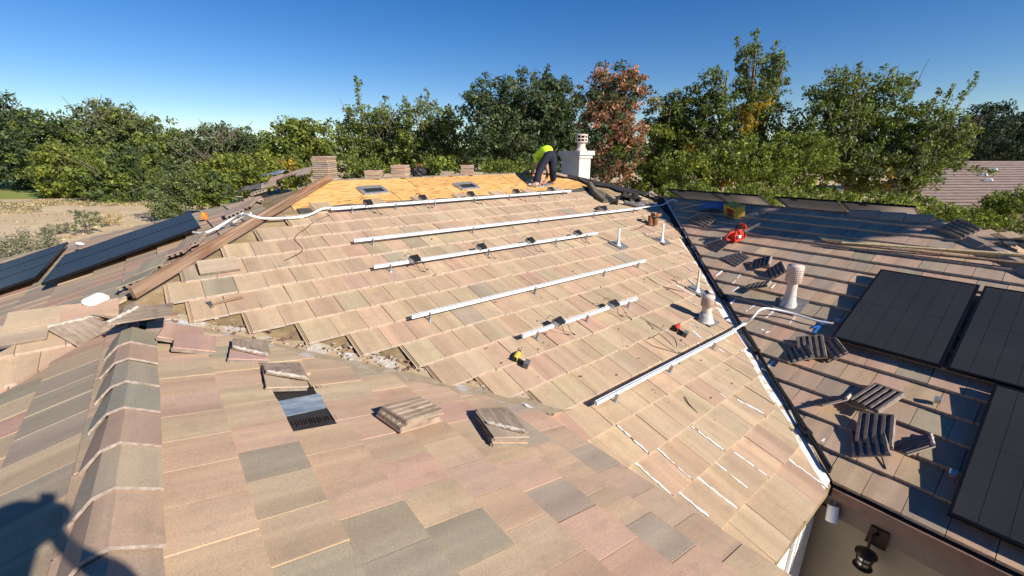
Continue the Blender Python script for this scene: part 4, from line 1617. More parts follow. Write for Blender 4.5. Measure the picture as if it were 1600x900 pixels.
b.tube(bez(pts, 4), [.02, .025, .03, .03, .03, .03, .03, .03, .03, .025, .025, .02, .01], 7)
o = b.build("rag", "white_cloth")
o.matrix_world = frame(PW, on(PW, 125, 384, .12), R(40))
tag(o, "crumpled pale rag between the left solar panels", "rag")
# caulking lines along joints near the far valley
CAULK = [((965, 665), (1012, 707)), ((1025, 699), (1078, 747)), ((1058, 767), (1107, 807)), ((1088, 744), (1152, 795)), ((1116, 722), (1175, 768)), ((1140, 702), (1198, 743)), ((993, 724), (1048, 772)), ((1080, 666), (1130, 703)),
         ((1146, 621), (1200, 650)), ((1105, 600), (1136, 622)), ((1232, 718), (1293, 762)), ((1078, 512), (1096, 530)), ((1115, 540), (1140, 556)), ((1076, 505), (1094, 512)), ((1070, 432), (1086, 445)), ((1052, 443), (1085, 462)), ((1066, 413), (1085, 425)), ((1070, 466), (1090, 478)),
         ((1084, 532), (1100, 545)), ((1126, 525), (1160, 550)), ((1190, 575), (1200, 580))]


def ribbon(b, p, q, pl, wmax):
    n_ = 9
    d = (q - p).normalized()
    sd = d.cross(normal(pl)).normalized()
    up_ = normal(pl)
    L_, R_ = [], []
    for i in range(n_ + 1):
        c_ = p.lerp(q, i / n_) + sd * random.uniform(-.003, .003)
        wl_, wr_ = random.uniform(.15, 1) * wmax, random.uniform(.15, 1) * wmax
        L_.append(c_ - sd * wl_ + up_ * .004)
        R_.append(c_ + sd * wr_ + up_ * .004)
    for i in range(n_):
        if random.random() < .1:
            continue
        b.add([L_[i], L_[i + 1], R_[i + 1], R_[i]], [(0, 1, 2, 3)])
        b.add([L_[i] - up_ * .012, L_[i + 1] - up_ * .012, L_[i + 1], L_[i]], [(0, 1, 2, 3)])
        b.add([R_[i], R_[i + 1], R_[i + 1] - up_ * .012, R_[i] - up_ * .012], [(0, 1, 2, 3)])


b = MB()
for a, c_ in CAULK:
    ribbon(b, on(PB, *a, .026), on(PB, *c_, .048), PB, random.uniform(.010, .017))
hpart(b, "caulk", "white_paint", sB)["kind"] = "stuff"
b = MB()
for a, c_ in (((1114, 434), (1130, 422)), ((1145, 443), (1157, 428)), ((1141, 474), (1150, 467)), ((1165, 487), (1180, 476)), ((1138, 462), (1154, 448)), ((1196, 497), (1210, 485)), ((1233, 505), (1245, 494)), ((1188, 514), (1200, 518)), ((1196, 520), (1208, 516)), ((1285, 690), (1299, 668)), ((1200, 573), (1208, 564)), ((1205, 450), (1212, 443))):
    ribbon(b, on(PC, *a, .048), on(PC, *c_, .016), PC, random.uniform(.012, .022))
hpart(b, "caulk", "white_paint", sC)["kind"] = "stuff"
# debris: bark, leaf bits, mortar crumbs on the front slope and in the valley
b = MB()
for i in range(420):
    if i < 260:
        x, y = random.uniform(2, 8), random.uniform(-4, 1.6)
        if x > y + 8.4 or x < -y - .2:
            continue
        p = P3(PB, x, y, .05)
        s = random.uniform(.006, .018)
    else:
        y = random.uniform(-2.7, -.1)
        x = vx(y) + random.uniform(-.02, .25)
        p = P3(PB, x, y, .014)
        s = random.uniform(.008, .03)
    b.box((0, 0, 0), (s * random.uniform(1, 2.5), s, s * .5), 0 if random.random() < .6 else 1, Matrix.Translation(p) @ Matrix.Rotation(random.uniform(0, 6), 4, 'Z'))
tag(b.build("debris", ["trim_brown", "worn_edge"]), "crumbs of mortar and bark scattered over the slope and valley", "debris", kind="stuff")

# ------------------------------------------------------------------ lantern and security light on the court wall
lp = onx(1375, 832, XW)
lan = empty("wall_lantern", lp, "dark bronze lantern hanging on the court wall under the eave", "lantern")
MB().box((-.05, 0, .0), (.10, .15, .18), 0, None, .85).build("wall_bracket", "lamp_bronze", lan)
mlan = Matrix.Translation((-.17, .03, -.27)) @ Matrix.Scale(.72, 4)
b = MB()
b.tube(bez([(-.08, 0, .02), (-.15, .02, .06), (-.18, .03, .0), (-.17, .03, -.09)], 5), .012, 7)
b.build("arm", "lamp_bronze", lan)
b = MB().lathe([(0, .25), (.02, .24), (.05, .205), (.115, .17), (.118, .15), (.09, .15)], 18, 0, mlan)
b.build("lamp_roof", "lamp_bronze", lan)
MB().lathe([(.085, .15), (.07, -.02)], 18, 0, mlan).build("glass", "lamp_glass", lan)
b = MB()
for z, r_ in ((.145, .088), (.06, .082), (-.02, .078)):
    b.lathe([(r_, z), (r_ + .006, z), (r_ + .006, z + .012), (r_, z + .012)], 18, 0, mlan)
for i in range(6):
    t = i * math.pi / 3
    b.tube([mlan @ Vector((.09 * math.cos(t), .09 * math.sin(t), .15)), mlan @ Vector((.078 * math.cos(t), .078 * math.sin(t), -.02))], .005, 5)
b.lathe([(.082, -.03), (.10, -.03), (.105, -.045), (.04, -.06), (0, -.07)], 18, 0, mlan)
b.build("cage", "lamp_bronze", lan)
sp = onx(1309, 776, XW - .015)
sec = empty("security_light", sp, "white cylindrical security light on the fascia at the court corner", "light")
MB().lathe([(.0, -.03), (.055, -.03), (.06, 0)], 18, 0, Matrix.Rotation(R(90), 4, 'Y')).build("mount", "lamp_white", sec)
b = MB()
b.tube([(-.04, 0, -.01), (-.07, 0, -.05), (-.09, -.01, -.06)], .015, 8)
b.build("arm", "galvanised", sec)
b = MB().tube([(-.09, .0, -.05), (-.115, -.012, -.12), (-.14, -.022, -.19)], [.045, .047, .047], 16)
b.build("lamp_head", "lamp_white", sec)

# ------------------------------------------------------------------ people


def skinned(name, chains, mat, parent, inv, sub=2):
    """chains: lists of (point, radius); points used by several chains are shared. one continuous surface"""
    vs, rs, es, idx = [], [], [], {}
    for ch in chains:
        prev = None
        for p, r_ in ch:
            key = tuple(round(c_, 4) for c_ in p)
            if key not in idx:
                idx[key] = len(vs)
                vs.append(Vector(p))
                rs.append(r_)
            i = idx[key]
            if prev is not None and prev != i:
                es.append((prev, i))
            prev = i
    me = bpy.data.meshes.new(name)
    me.from_pydata(vs, es, [])
    me.materials.append(MATS[mat])
    o = link(name, me, parent, inv)
    md = o.modifiers.new("skin", 'SKIN')
    md.use_smooth_shade = True
    if not me.skin_vertices:
        me.skin_vertices.new() if hasattr(me.skin_vertices, "new") else None
    sv = me.skin_vertices[0].data
    for i, r_ in enumerate(rs):
        sv[i].radius = (r_, r_) if not isinstance(r_, tuple) else r_
        sv[i].use_root = i == 0
    s = o.modifiers.new("sub", 'SUBSURF')
    s.levels = s.render_levels = sub
    return o


def hand_chains(wrist, dirv, side, scale=1.0):
    """palm and five fingers from the wrist along dirv; side: direction of the thumb"""
    d, s = dirv.normalized(), side.normalized()
    nrm = d.cross(s)
    palm = wrist + d * .075 * scale
    ch = [[(wrist, .026), (wrist + d * .04, .030), (palm, .030)]]
    for i, (off, L) in enumerate(((.028, .072), (.010, .082), (-.009, .076), (-.027, .060))):
        b0 = palm + s * off
        ch.append([(palm, .030), (b0 + d * .02, .0095), (b0 + d * (.02 + L * .5) - nrm * .006, .009), (b0 + d * (.02 + L * .85) - nrm * .028, .008)])
    th = wrist + d * .03 + s * .022
    ch.append([(wrist + d * .04, .030), (th + s * .025 + d * .02, .011), (th + s * .04 + d * .055 - nrm * .015, .009)])
    return ch


# roofer bent over the board
fL, fR = on(PB, 838, 293, .015), on(PB, 865, 288.5, .015)
D0 = (fL - CAM).dot(FWD)
base = (fL + fR) / 2
Wk = lambda px, py, dd=0.0: dep(px, py, D0 + dd)
wk = empty("person", base, "roofer in lime high-visibility shirt and dark trousers bending over the plywood", "person")
inv = Matrix.Translation(-base)
pel = Wk(860.5, 240.5, .10)
hipl, hipr = Wk(853.5, 246, .05), Wk(864.5, 245.5, .14)
knl, knr = Wk(843, 266, .04), Wk(863.5, 266, .12)
anl, anr = fL + Vector((.0, .02, .085)), fR + Vector((0, .02, .085))
toeL, toeR = fL + Vector((-.14, .10, .03)), fR + Vector((-.13, .12, .03))
chest = Wk(843.5, 238, .30)
mid = Wk(853, 233.5, .18)
neck = Wk(838, 252, .44)
head = Wk(841, 263, .52)
shl, shr = Wk(839, 247, .30), Wk(850, 245, .58)
ell, elr = Wk(846, 268, .20), Wk(856, 268, .40)
wrl, wrr = Wk(846, 283, .06), Wk(853, 283, .25)
body = [[(pel, .10), (mid, .10), (chest, .12), (neck, .055), (head.lerp(neck, .5), .07), (head, .088), (head + (head - neck) * .5, .055)],
        [(chest, .13), (shl, .065), (ell, .042), (wrl, .030)], [(chest, .13), (shr, .065), (elr, .042), (wrr, .030)],
        [(pel, .10), (hipl, .09), (knl, .060), (anl, .042), (toeL, .035)], [(pel, .10), (hipr, .09), (knr, .060), (anr, .042), (toeR, .035)]]
body += hand_chains(wrl, (Wk(842, 290, .02) - wrl), RGT) + hand_chains(wrr, (Wk(849, 289, .16) - wrr), -RGT)
skinned("body", body, "skin", wk, inv)
skinned("shirt", [[(pel - (mid - pel) * .05, .158), (mid, .168), (chest, .18), (chest.lerp(neck, .6), .13)], [(chest, .165), (shl, .085), (shl.lerp(ell, .45), .068)], [(chest, .165), (shr, .085), (shr.lerp(elr, .45), .068)]], "hivis", wk, inv)
skinned("trousers", [[(pel + (mid - pel) * .35, .140), (pel - UPV * .03, .146)], [(pel - UPV * .03, .145), (hipl, .122), (knl, .095), (anl + Vector((0, 0, .01)), .080)], [(pel - UPV * .03, .145), (hipr, .122), (knr, .095), (anr + Vector((0, 0, .01)), .080)]], "navy_cloth", wk, inv)
for a_, t_ in ((anl, toeL), (anr, toeR)):
    skinned("boot", [[(a_ + Vector((.03, -.02, -.03)), .045), (a_.lerp(t_, .5) - Vector((0, 0, .01)), .047), (t_, .042)]], "shoe_tan", wk, inv)
tm = Wk(836, 290, -.02)
o = MB().bar(Wk(826, 289, .0), Wk(842, 287, .08), .07, .05).build("nail_gun_body", "aluminium")
o.name = "pry_tool"
tag(o, "silver hand tool on the board at the roofer's hands", "tool")

# the photographer, standing astride the ridge behind the phone; the photo shows the shadow
fh = Vector((math.sin(YAW), math.cos(YAW), 0))
ph = empty("person", (CAM.x - fh.x * .42, CAM.y - fh.y * .42, 0.02), "photographer standing on the near ridge, seen as the shadow at lower left", "person")
q0 = Vector((CAM.x, CAM.y, 0)) - fh * .42
inv = Matrix.Translation(-Vector((q0.x, q0.y, .02)))
pt = lambda r_, f_, z: q0 + RGT * r_ + fh * f_ + Vector((0, 0, z))
head = Vector((-.485, -5.70, 1.43))
q0 = Vector((head.x, head.y, 0))
pel, mid, chest, neck = pt(0, -.2, .76), pt(0, -.2, .92), pt(0, -.16, 1.10), pt(0, -.06, 1.28)
sl, sr = pt(-.20, -.13, 1.17), Vector((-.20, -5.88, 1.16))
el_, er_ = pt(-.30, .05, 1.02), Vector((-.28, -5.63, 1.18))
wl, wr = Vector((-.62, -5.58, 1.28)), CAM - fh * .11 + RGT * .10 + Vector((0, 0, -.16))
hl, hr = pt(-.10, -.2, .72), pt(.10, -.2, .72)
kl, kr = pt(-.15, .02, .40), pt(.15, .02, .40)
al, ar_ = pt(-.17, -.06, .06), pt(.17, -.06, .0)
chains = [[(pel, .13), (mid, .12), (chest, .135), (neck, .055), (head.lerp(neck, .4), .075), (head, .092), (head + Vector((0, 0, .09)), .07)],
          [(chest, .135), (sl, .07), (el_, .045), (wl, .030)], [(chest, .135), (sr, .07), (er_, .045), (wr, .030)],
          [(pel, .13), (hl, .10), (kl, .065), (al, .045), (al + fh * .16 - Vector((0, 0, .03)), .035)], [(pel, .13), (hr, .10), (kr, .065), (ar_, .045), (ar_ + fh * .16 - Vector((0, 0, .03)), .035)]]
chains += hand_chains(wl, RGT * .4 + fh * .1 + Vector((0, 0, .2)), fh) + hand_chains(wr, RGT * -.15 + fh * .12 + Vector((0, 0, .3)), -RGT)
skinned("body", chains, "skin", ph, inv)
skinned("shirt", [[(pel + Vector((0, 0, .05)), .15), (mid, .145), (chest, .16), (neck - Vector((0, 0, .05)), .09)], [(chest, .16), (sl, .09), (sl.lerp(el_, .5), .07)], [(chest, .16), (sr, .09), (sr.lerp(er_, .5), .07)]], "navy_cloth", ph, inv)
skinned("trousers", [[(pel, .15), (hl, .125), (kl, .09), (al + Vector((0, 0, .03)), .075)], [(pel, .15), (hr, .125), (kr, .09), (ar_ + Vector((0, 0, .03)), .075)]], "navy_cloth", ph, inv)
hat = MB().lathe([(.19, .045), (.185, .055), (.115, .06), (.11, .13), (.08, .16), (0, .165)], 24, 0, Matrix.Translation(head))
hat.build("sun_hat", "straw_hat", ph, inv)
phm = cam.matrix_world.copy()
o = MB().box((0, 0, 0), (.075, .15, .008), 0).build("phone", "black_plastic")
o.matrix_world = Matrix.Translation(CAM - FWD * .035 - UPV * .062) @ phm.to_3x3().to_4x4() @ Matrix.Translation((.015, 0, 0))
tag(o, "black phone held up by the photographer", "phone")

# ------------------------------------------------------------------ neighbour's house
PN = (0.0, 0.0, 0.0)
na = dep(1478, 252, 34)
nb_ = dep(1720, 252, 30)
ea = dep(1420, 322, 27)
eb = dep(1700, 322, 23)
nh = empty("neighbour_house", (na.x, na.y, GZ), "neighbouring house with pale brown tiled roof seen past the trees", "house")
invn = Matrix.Translation((-na.x, -na.y, -GZ))
rows_ = 17
b = MB()
for i in range(rows_):
    t0, t1 = i / rows_, (i + 1) / rows_
    A0, B0, A1, B1 = ea.lerp(na, t0), eb.lerp(nb_, t0), ea.lerp(na, t1 + .1 / rows_), eb.lerp(nb_, t1 + .1 / rows_)
    dz = Vector((0, 0, .05))
    b.add([A0 + dz, B0 + dz, B1, A1], [(0, 1, 2, 3)], 0)
    b.add([A0 - dz * .3, B0 - dz * .3, B0 + dz, A0 + dz], [(0, 1, 2, 3)], 1)
b.add([na, nb_, nb_ + Vector((3, 6, -3.0)), na + Vector((3, 6, -3.0))], [(0, 1, 2, 3)], 0)
nroof = b.build("roof", ["neighbour_tile", "tile_back"], nh, invn)
b = MB()
e0, e1 = ea + Vector((0.2, .3, -.05)), eb + Vector((.2, .3, -.05))
dn = Vector((0, 0, -1))
b.add([e0, e1, e1 + dn * .35, e0 + dn * .35], [(3, 2, 1, 0)], 0)
b.build("fascia", "white_paint", nh, invn)
b = MB()
e0, e1 = ea + Vector((0.8, 1.0, -.3)), eb + Vector((.8, 1.0, -.3))
b.add([e0, e1, Vector((e1.x, e1.y, GZ)), Vector((e0.x, e0.y, GZ))], [(3, 2, 1, 0)], 0)
b.build("wall", "chimney_stucco", nh, invn)
pn_ = [ea.lerp(eb, .42).lerp(na.lerp(nb_, .36), .76), ea.lerp(eb, .36).lerp(na.lerp(nb_, .32), .62), ea.lerp(eb, .42).lerp(na.lerp(nb_, .36), .5)]
for p in pn_:
    b = MB().box((p.x, p.y, p.z + .08), (.45, .45, .16), 0, None, .5)
    b.build("roof_vent", "white_paint", nroof)

# ------------------------------------------------------------------ trees
GREEN = [(0.060, 0.080, 0.017), (0.085, 0.108, 0.020), (0.118, 0.138, 0.028)]
PALS = {"green": GREEN, "dark": [(0.030, 0.048, 0.020), (0.042, 0.062, 0.026), (0.060, 0.080, 0.034)],
        "yellowgreen": [(0.125, 0.145, 0.022), (0.165, 0.175, 0.028), (0.095, 0.115, 0.020)], "olive": [(0.085, 0.10, 0.045), (0.11, 0.125, 0.06), (0.065, 0.085, 0.032)],
        "yellow": [(0.36, 0.24, 0.025), (0.42, 0.30, 0.04), (0.28, 0.20, 0.03)], "russet": [(0.40, 0.205, 0.125), (0.48, 0.265, 0.165), (0.30, 0.14, 0.085)],
        "russet_dark": [(0.22, 0.095, 0.06), (0.28, 0.13, 0.075), (0.17, 0.085, 0.045)],
        "grey": [(0.13, 0.13, 0.085), (0.16, 0.15, 0.10), (0.10, 0.105, 0.06)], "straw": [(0.56, 0.43, 0.22), (0.46, 0.35, 0.19), (0.36, 0.28, 0.16)],
        "cedar": [(0.018, 0.030, 0.022), (0.026, 0.040, 0.028), (0.034, 0.050, 0.030)]}


def leaf_cloud(centers, counts, radii, cols, size, name, parent, inv):
    """many small leaf blades gathered in clumps"""
    pos, col, up = [], [], []
    for c_, n_, r_, k_ in zip(centers, counts, radii, cols):
        d = rng.normal(size=(n_, 3))
        d /= np.linalg.norm(d, axis=1)[:, None]
        rad = rng.random(n_) ** 0.5
        pos.append(np.array(c_) + d * rad[:, None] * np.array(r_))
        base_ = np.array(PALS[k_])[rng.integers(0, 3, n_)] * (1.48 if k_ not in ('straw', 'yellow', 'russet', 'russet_dark') else 1.0)
        tone = rng.uniform(.75, 1.25)
        col.append(base_ * (tone * rng.uniform(.75, 1.3, n_))[:, None])
        up.append(d)
    P_ = np.concatenate(pos)
    C_ = np.concatenate(col)
    U_ = np.concatenate(up)
    n_ = len(P_)
    nrm = U_ * .6 + rng.normal(size=(n_, 3)) * .8 + np.array([0, 0, .35])
    nrm /= np.linalg.norm(nrm, axis=1)[:, None]
    a = np.cross(nrm, rng.normal(size=(n_, 3)))
    a /= np.linalg.norm(a, axis=1)[:, None]
    b_ = np.cross(nrm, a)
    s = (size * np.clip(rng.lognormal(0, .38, n_), .45, 2.0))[:, None]
    V = np.empty((n_, 4, 3), dtype=np.float32)
    V[:, 0] = P_ - a * s
    V[:, 1] = P_ + b_ * s * .55 + nrm * s * .12
    V[:, 2] = P_ + a * s
    V[:, 3] = P_ - b_ * s * .55 + nrm * s * .12
    me = bpy.data.meshes.new(name)
    me.vertices.add(n_ * 4)
    me.vertices.foreach_set("co", V.ravel())
    me.loops.add(n_ * 4)
    me.loops.foreach_set("vertex_index", np.arange(n_ * 4, dtype=np.int32))
    me.polygons.add(n_)
    me.polygons.foreach_set("loop_start", np.arange(0, n_ * 4, 4, dtype=np.int32))
    me.polygons.foreach_set("loop_total", np.full(n_, 4, dtype=np.int32))
    me.materials.append(MATS["leaf"])
    me.update(calc_edges=True)
    at = me.attributes.new("leafcol", 'FLOAT_COLOR', 'POINT')
    c4 = np.ones((n_, 4, 4), dtype=np.float32)
    c4[:, :, :3] = C_[:, None, :]
    at.data.foreach_set("color", c4.ravel())
    return link(name, me, parent, inv)


TREES = [0]


def tree(label, D, lobes, pal, group=None, shoots=(), base=None, name="tree", cat="tree", leafpx=2.6, dens=1.0, spots=(), bare=0, trunk=True, zbase=None):
    leafpx *= .74
    dens *= 1.5
    """lobes: (px, py, rx, ry) of the crown's masses at distance D; every lobe is as deep as it is wide"""
    k_ = D / FPX
    bx_ = base if base is not None else sum(l_[0] for l_ in lobes) / len(lobes)
    g0 = dep(bx_, 300, D)
    root = empty(name, (g0.x, g0.y, GZ), label, cat, group)
    inv = Matrix.Translation((-g0.x, -g0.y, -GZ))
    cen, cnt, rad, cols = [], [], [], []
    lc = []
    for (px, py, rx, ry) in lobes:
        c_ = dep(px, py, D + rng.uniform(-.2, .2) * rx * k_)
        lc.append((c_, rx * k_, ry * k_))
        ncl = max(10, int(rx * ry / 17 * dens))
        d = rng.normal(size=(ncl, 3))
        d /= np.linalg.norm(d, axis=1)[:, None]
        rr = rng.random(ncl) ** 0.42 * 1.08
        q = np.array(c_) + d * rr[:, None] * np.array([rx * k_, rx * k_, ry * k_])
        q[:, 2] = np.maximum(q[:, 2], GZ + .15)
        for j in range(ncl):
            p = q[j]
            u = project(p)
            kk = pal if isinstance(pal, str) else pal[int(rng.choice(len(pal), p=[.7, .3] if len(pal) == 2 else [.45, .2, .35]))]
            for sx_, sy_, sr, sk in spots:
                if (u[0] - sx_) ** 2 + (u[1] - sy_) ** 2 < (sr * rng.uniform(.4, 1.15)) ** 2:
                    kk = sk
            cen.append(p)
            cnt.append(int(rng.integers(26, 46)))
            r0 = rng.uniform(4.5, 12.5) * k_
            cnt[-1] = int(cnt[-1] * (r0 / k_ / 8.5) ** 1.5) + 4
            rad.append((r0, r0, r0 * .8))
            cols.append(kk)
    limbs = MB()
    gb = Vector((g0.x, g0.y, GZ - .05))
    main = max(lc, key=lambda l_: l_[1])[0]
    if trunk:
        H = max(l_[0].z + l_[2] for l_ in lc) - GZ
        fork = gb.lerp(Vector((main.x, main.y, max(main.z - .2 * H, GZ + .4))), .6)
        limbs.tube(bez([gb, gb.lerp(fork, .5) + Vector((rng.uniform(-.1, .1), rng.uniform(-.1, .1), 0)), fork], 4), [H * .028 * (1 - .05 * i) for i in range(9)], 8)
        for c_, rx, rz in lc:
            for q in range(4):
                e = c_ + Vector((rng.uniform(-.8, .8) * rx, rng.uniform(-.8, .8) * rx, rng.uniform(-.1, .9) * rz))
                limbs.tube(bez([fork, fork.lerp(c_, .55) + Vector((rng.uniform(-.2, .2), rng.uniform(-.2, .2), .1)), e], 4), [H * .017 * (1 - .1 * i) for i in range(9)], 6)
    for (x0, y0, x1, y1) in shoots:
        a, e = dep(x0, y0, D), dep(x1, y1, D + rng.uniform(-.5, .5))
        limbs.tube([a, a.lerp(e, .5), e], [1.1 * k_, .7 * k_, .3 * k_], 5)
        L = math.hypot(x1 - x0, y1 - y0)
        ns = int(L / 4)
        for i in range(ns):
            t = i / ns
            p = a.lerp(e, t)
            s_ = (1 - t) * 6 + 2.5
            cen.append(np.array(p) + rng.normal(size=3) * s_ * .55 * k_)
            cnt.append(int(rng.integers(9, 17)))
            r0 = (s_ * .8 + 1.5) * k_
            rad.append((r0, r0, r0 * 1.2))
            cols.append(pal if isinstance(pal, str) else pal[0])
    for i in range(bare):
        c_, rx, rz = lc[int(rng.integers(0, len(lc)))]
        a = c_ + Vector((rng.uniform(-.4, .4) * rx, rng.uniform(-.9, -.2) * rx, 0))
        e = a + Vector((rng.uniform(-.8, .8) * rx, rng.uniform(-.4, .1) * rx, rng.uniform(.5, 1.2) * rz))
        limbs.tube(bez([a, a.lerp(e, .5) + Vector((rng.uniform(-.1, .1) * rx, 0, 0)), e], 3), [.5 * k_] * 4 + [.35 * k_] * 2 + [.2 * k_], 4)
    if limbs.v:
        limbs.build("trunk" if trunk else "stems", "bark", root, inv)
    leaf_cloud(cen, cnt, rad, cols, leafpx * k_, "crown", root, inv)
    return root


GT = "trees beyond the dirt yard"
tree("dense green tree at the far left edge of the yard", 66, [(-45, 225, 70, 60), (5, 190, 36, 38), (20, 240, 45, 55)], "dark", GT, bare=6)
tree("dark rounded tree second from the left behind the lawn", 62, [(75, 212, 45, 38), (90, 245, 50, 50)], ("dark", "green"), GT)
tree("tallest left tree with thin grey twiggy top", 60, [(165, 195, 42, 36), (195, 205, 38, 32), (180, 245, 62, 50)], ("olive", "green"), GT, bare=26, shoots=((150, 180, 152, 152), (190, 180, 212, 165)))
tree("green tree sloping down right of the tallest left tree", 60, [(245, 222, 45, 34), (255, 258, 50, 40)], ("green", "olive"), GT)
tree("yellow green bushy tree in front of left trees", 55, [(110, 268, 45, 42), (95, 300, 30, 18)], ("yellowgreen", "green"), GT, bare=8)
tree("dark leafy tree overhanging the dirt edge", 52, [(190, 275, 60, 40), (215, 300, 50, 25)], ("green", "dark"), GT, bare=6)
tree("tree with bare grey branches in its top", 58, [(345, 225, 48, 30), (335, 262, 60, 38)], ("olive", "dark"), GT, bare=60)
tree("small dark tree left of the light green one", 60, [(400, 232, 28, 30), (395, 265, 45, 35)], ("dark", "green"), GT)
tree("light green tree behind upper left of the ridge", 55, [(455, 215, 34, 28), (485, 222, 42, 30), (455, 258, 55, 35)], ("green", "yellowgreen"), GT, shoots=((440, 205, 437, 186), (470, 205, 472, 188)))
tree("yellowish bush behind the left hip heap", 48, [(430, 265, 45, 25), (365, 275, 45, 32)], ("yellowgreen", "green"), GT, spots=((445, 260, 18, "yellow"),))
tree("feathery olive shrub at the end of dirt yard", 36, [(270, 300, 32, 30), (290, 285, 22, 24), (260, 325, 26, 14)], ("olive", "green"), "shrubs in the dirt yard", name="shrub", cat="shrub", leafpx=2.0, dens=1.4)
tree("dark shrub between feathery shrub and hip", 38, [(330, 292, 38, 26), (320, 310, 30, 16)], ("green", "dark"), "shrubs in the dirt yard", name="shrub", cat="shrub")
GP = "upright leafy trees behind the ridge"
tree("tree with one tall spire shoot behind the tall tile stack", 40, [(580, 215, 50, 45), (560, 250, 50, 35), (610, 235, 40, 45)], ("green", "olive"), GP,
     shoots=((565, 190, 557, 118), (555, 200, 540, 170), (590, 190, 605, 148), (575, 190, 575, 165), (545, 205, 508, 185), (600, 180, 607, 165)), bare=20, dens=.9)
tree("tree with several thin shoots right of the spire tree", 38, [(655, 215, 42, 48), (695, 220, 35, 45), (665, 250, 60, 30)], ("green", "olive"), GP,
     shoots=((630, 185, 629, 147), (650, 185, 658, 145), (668, 180, 668, 140), (685, 185, 682, 155), (700, 190, 705, 165), (640, 190, 636, 160)), bare=16, dens=.9)
tree("low bright shrub directly behind the ridge stacks", 20, [(575, 262, 36, 14), (690, 258, 30, 14)], ("green", "yellowgreen"), "shrubs behind the ridge", name="shrub", cat="shrub", trunk=False)
tree("big dark olive oak behind the worker", 34, [(765, 185, 44, 55), (825, 170, 55, 55), (870, 165, 38, 40), (800, 225, 72, 42), (880, 220, 52, 55)], ("dark", "olive"), "large trees behind the chimney",
     shoots=((745, 165, 720, 150), (790, 150, 793, 115), (845, 130, 860, 100), (810, 140, 815, 118)), bare=14)
tree("low leafy shrub behind plywood right end", 22, [(795, 262, 45, 14)], ("green", "yellowgreen"), "shrubs behind the ridge", name="shrub", cat="shrub", trunk=False)
tree("russet brown leaved tree rising behind the chimney", 25, [(950, 150, 44, 42), (985, 140, 26, 32), (950, 200, 42, 40), (975, 225, 34, 40), (955, 262, 36, 30)], ("russet", "russet_dark", "dark"), "large trees behind the chimney",
     shoots=((945, 130, 950, 103), (985, 125, 996, 100)), bare=6, spots=((985, 152, 16, "dark"), (925, 215, 20, "dark"), (968, 235, 14, "green")))
GRT = "leafy trees behind the far wing"
tree("green tree with yellow tips right of the russet tree", 30, [(1040, 195, 34, 42), (1075, 200, 38, 55), (1045, 250, 48, 45), (1050, 290, 50, 28), (1005, 292, 36, 24)], ("green", "yellowgreen"), GRT,
     shoots=((1022, 170, 1020, 140), (1040, 170, 1042, 148), (1065, 165, 1068, 150)), spots=((1022, 162, 12, "yellow"), (1080, 235, 16, "yellow")))
tree("tallest tree with twin tops and golden patch", 28, [(1165, 115, 20, 42), (1208, 120, 20, 36), (1110, 150, 24, 42), (1180, 165, 42, 42), (1130, 205, 52, 48), (1190, 215, 55, 50)], ("green", "olive"), GRT,
     shoots=((1160, 90, 1150, 55), (1175, 85, 1182, 45), (1205, 95, 1215, 62), (1215, 95, 1228, 75), (1105, 130, 1090, 118), (1120, 130, 1120, 105)), spots=((1170, 178, 22, "yellow"), (1190, 160, 14, "yellow"), (1100, 125, 8, "yellow"), (1182, 110, 6, "yellow"), (1170, 200, 16, "yellow")), dens=.62, bare=14)
tree("dense low green tree above the raised panels", 24, [(1090, 272, 60, 32), (1170, 262, 62, 42), (1240, 255, 52, 48)], ("green", "yellowgreen"), GRT, spots=((1145, 292, 14, "yellow"), (1198, 298, 12, "yellow"), (1085, 290, 10, "yellow")))
tree("broad tree with ragged shoots right of the twin tops", 26, [(1310, 155, 38, 42), (1370, 160, 44, 44), (1290, 205, 52, 48), (1370, 215, 66, 52), (1300, 262, 60, 45)], ("green", "olive"), GRT,
     shoots=((1300, 130, 1290, 108), (1320, 130, 1322, 100), (1340, 130, 1344, 98), (1380, 135, 1396, 103), (1400, 145, 1430, 112), (1410, 160, 1440, 125), (1270, 160, 1255, 135)), bare=26, dens=.72, spots=((1390, 250, 16, "yellow"), (1350, 225, 14, "yellowgreen")))
tree("tree leaning right with long leafy wands", 24, [(1430, 205, 36, 40), (1460, 225, 45, 42), (1400, 270, 52, 42), (1440, 268, 34, 22)], ("green", "olive"), GRT,
     shoots=((1450, 185, 1470, 138), (1465, 190, 1494, 130), (1480, 190, 1530, 116), (1440, 185, 1452, 160), (1490, 260, 1560, 272)), bare=26, dens=.72, spots=((1440, 305, 12, "yellow"), (1388, 274, 12, "yellow")))
tree("dark flat topped cedar above the neighbour's roof", 60, [(1535, 190, 40, 24), (1510, 215, 55, 32), (1590, 215, 45, 35), (1640, 210, 50, 45), (1570, 240, 60, 22)], "cedar", "dark cedars at the right", bare=16)
tree("leafy hedge plant below the neighbour's roof", 17, [(1470, 335, 40, 14), (1530, 345, 45, 18), (1590, 330, 36, 34), (1560, 318, 18, 18)], ("green", "yellowgreen"), "shrubs behind the far wing", name="shrub", cat="shrub", shoots=((1590, 310, 1585, 290), (1560, 310, 1552, 305)), bare=6, trunk=False)
tree("low hedge of green shrubs right behind the raised panels", 17, [(1080, 300, 50, 14), (1170, 306, 60, 16), (1260, 310, 60, 16), (1350, 318, 60, 16), (1430, 326, 50, 16)], ("green", "yellowgreen"), "shrubs behind the far wing", name="hedge", cat="hedge", trunk=False)
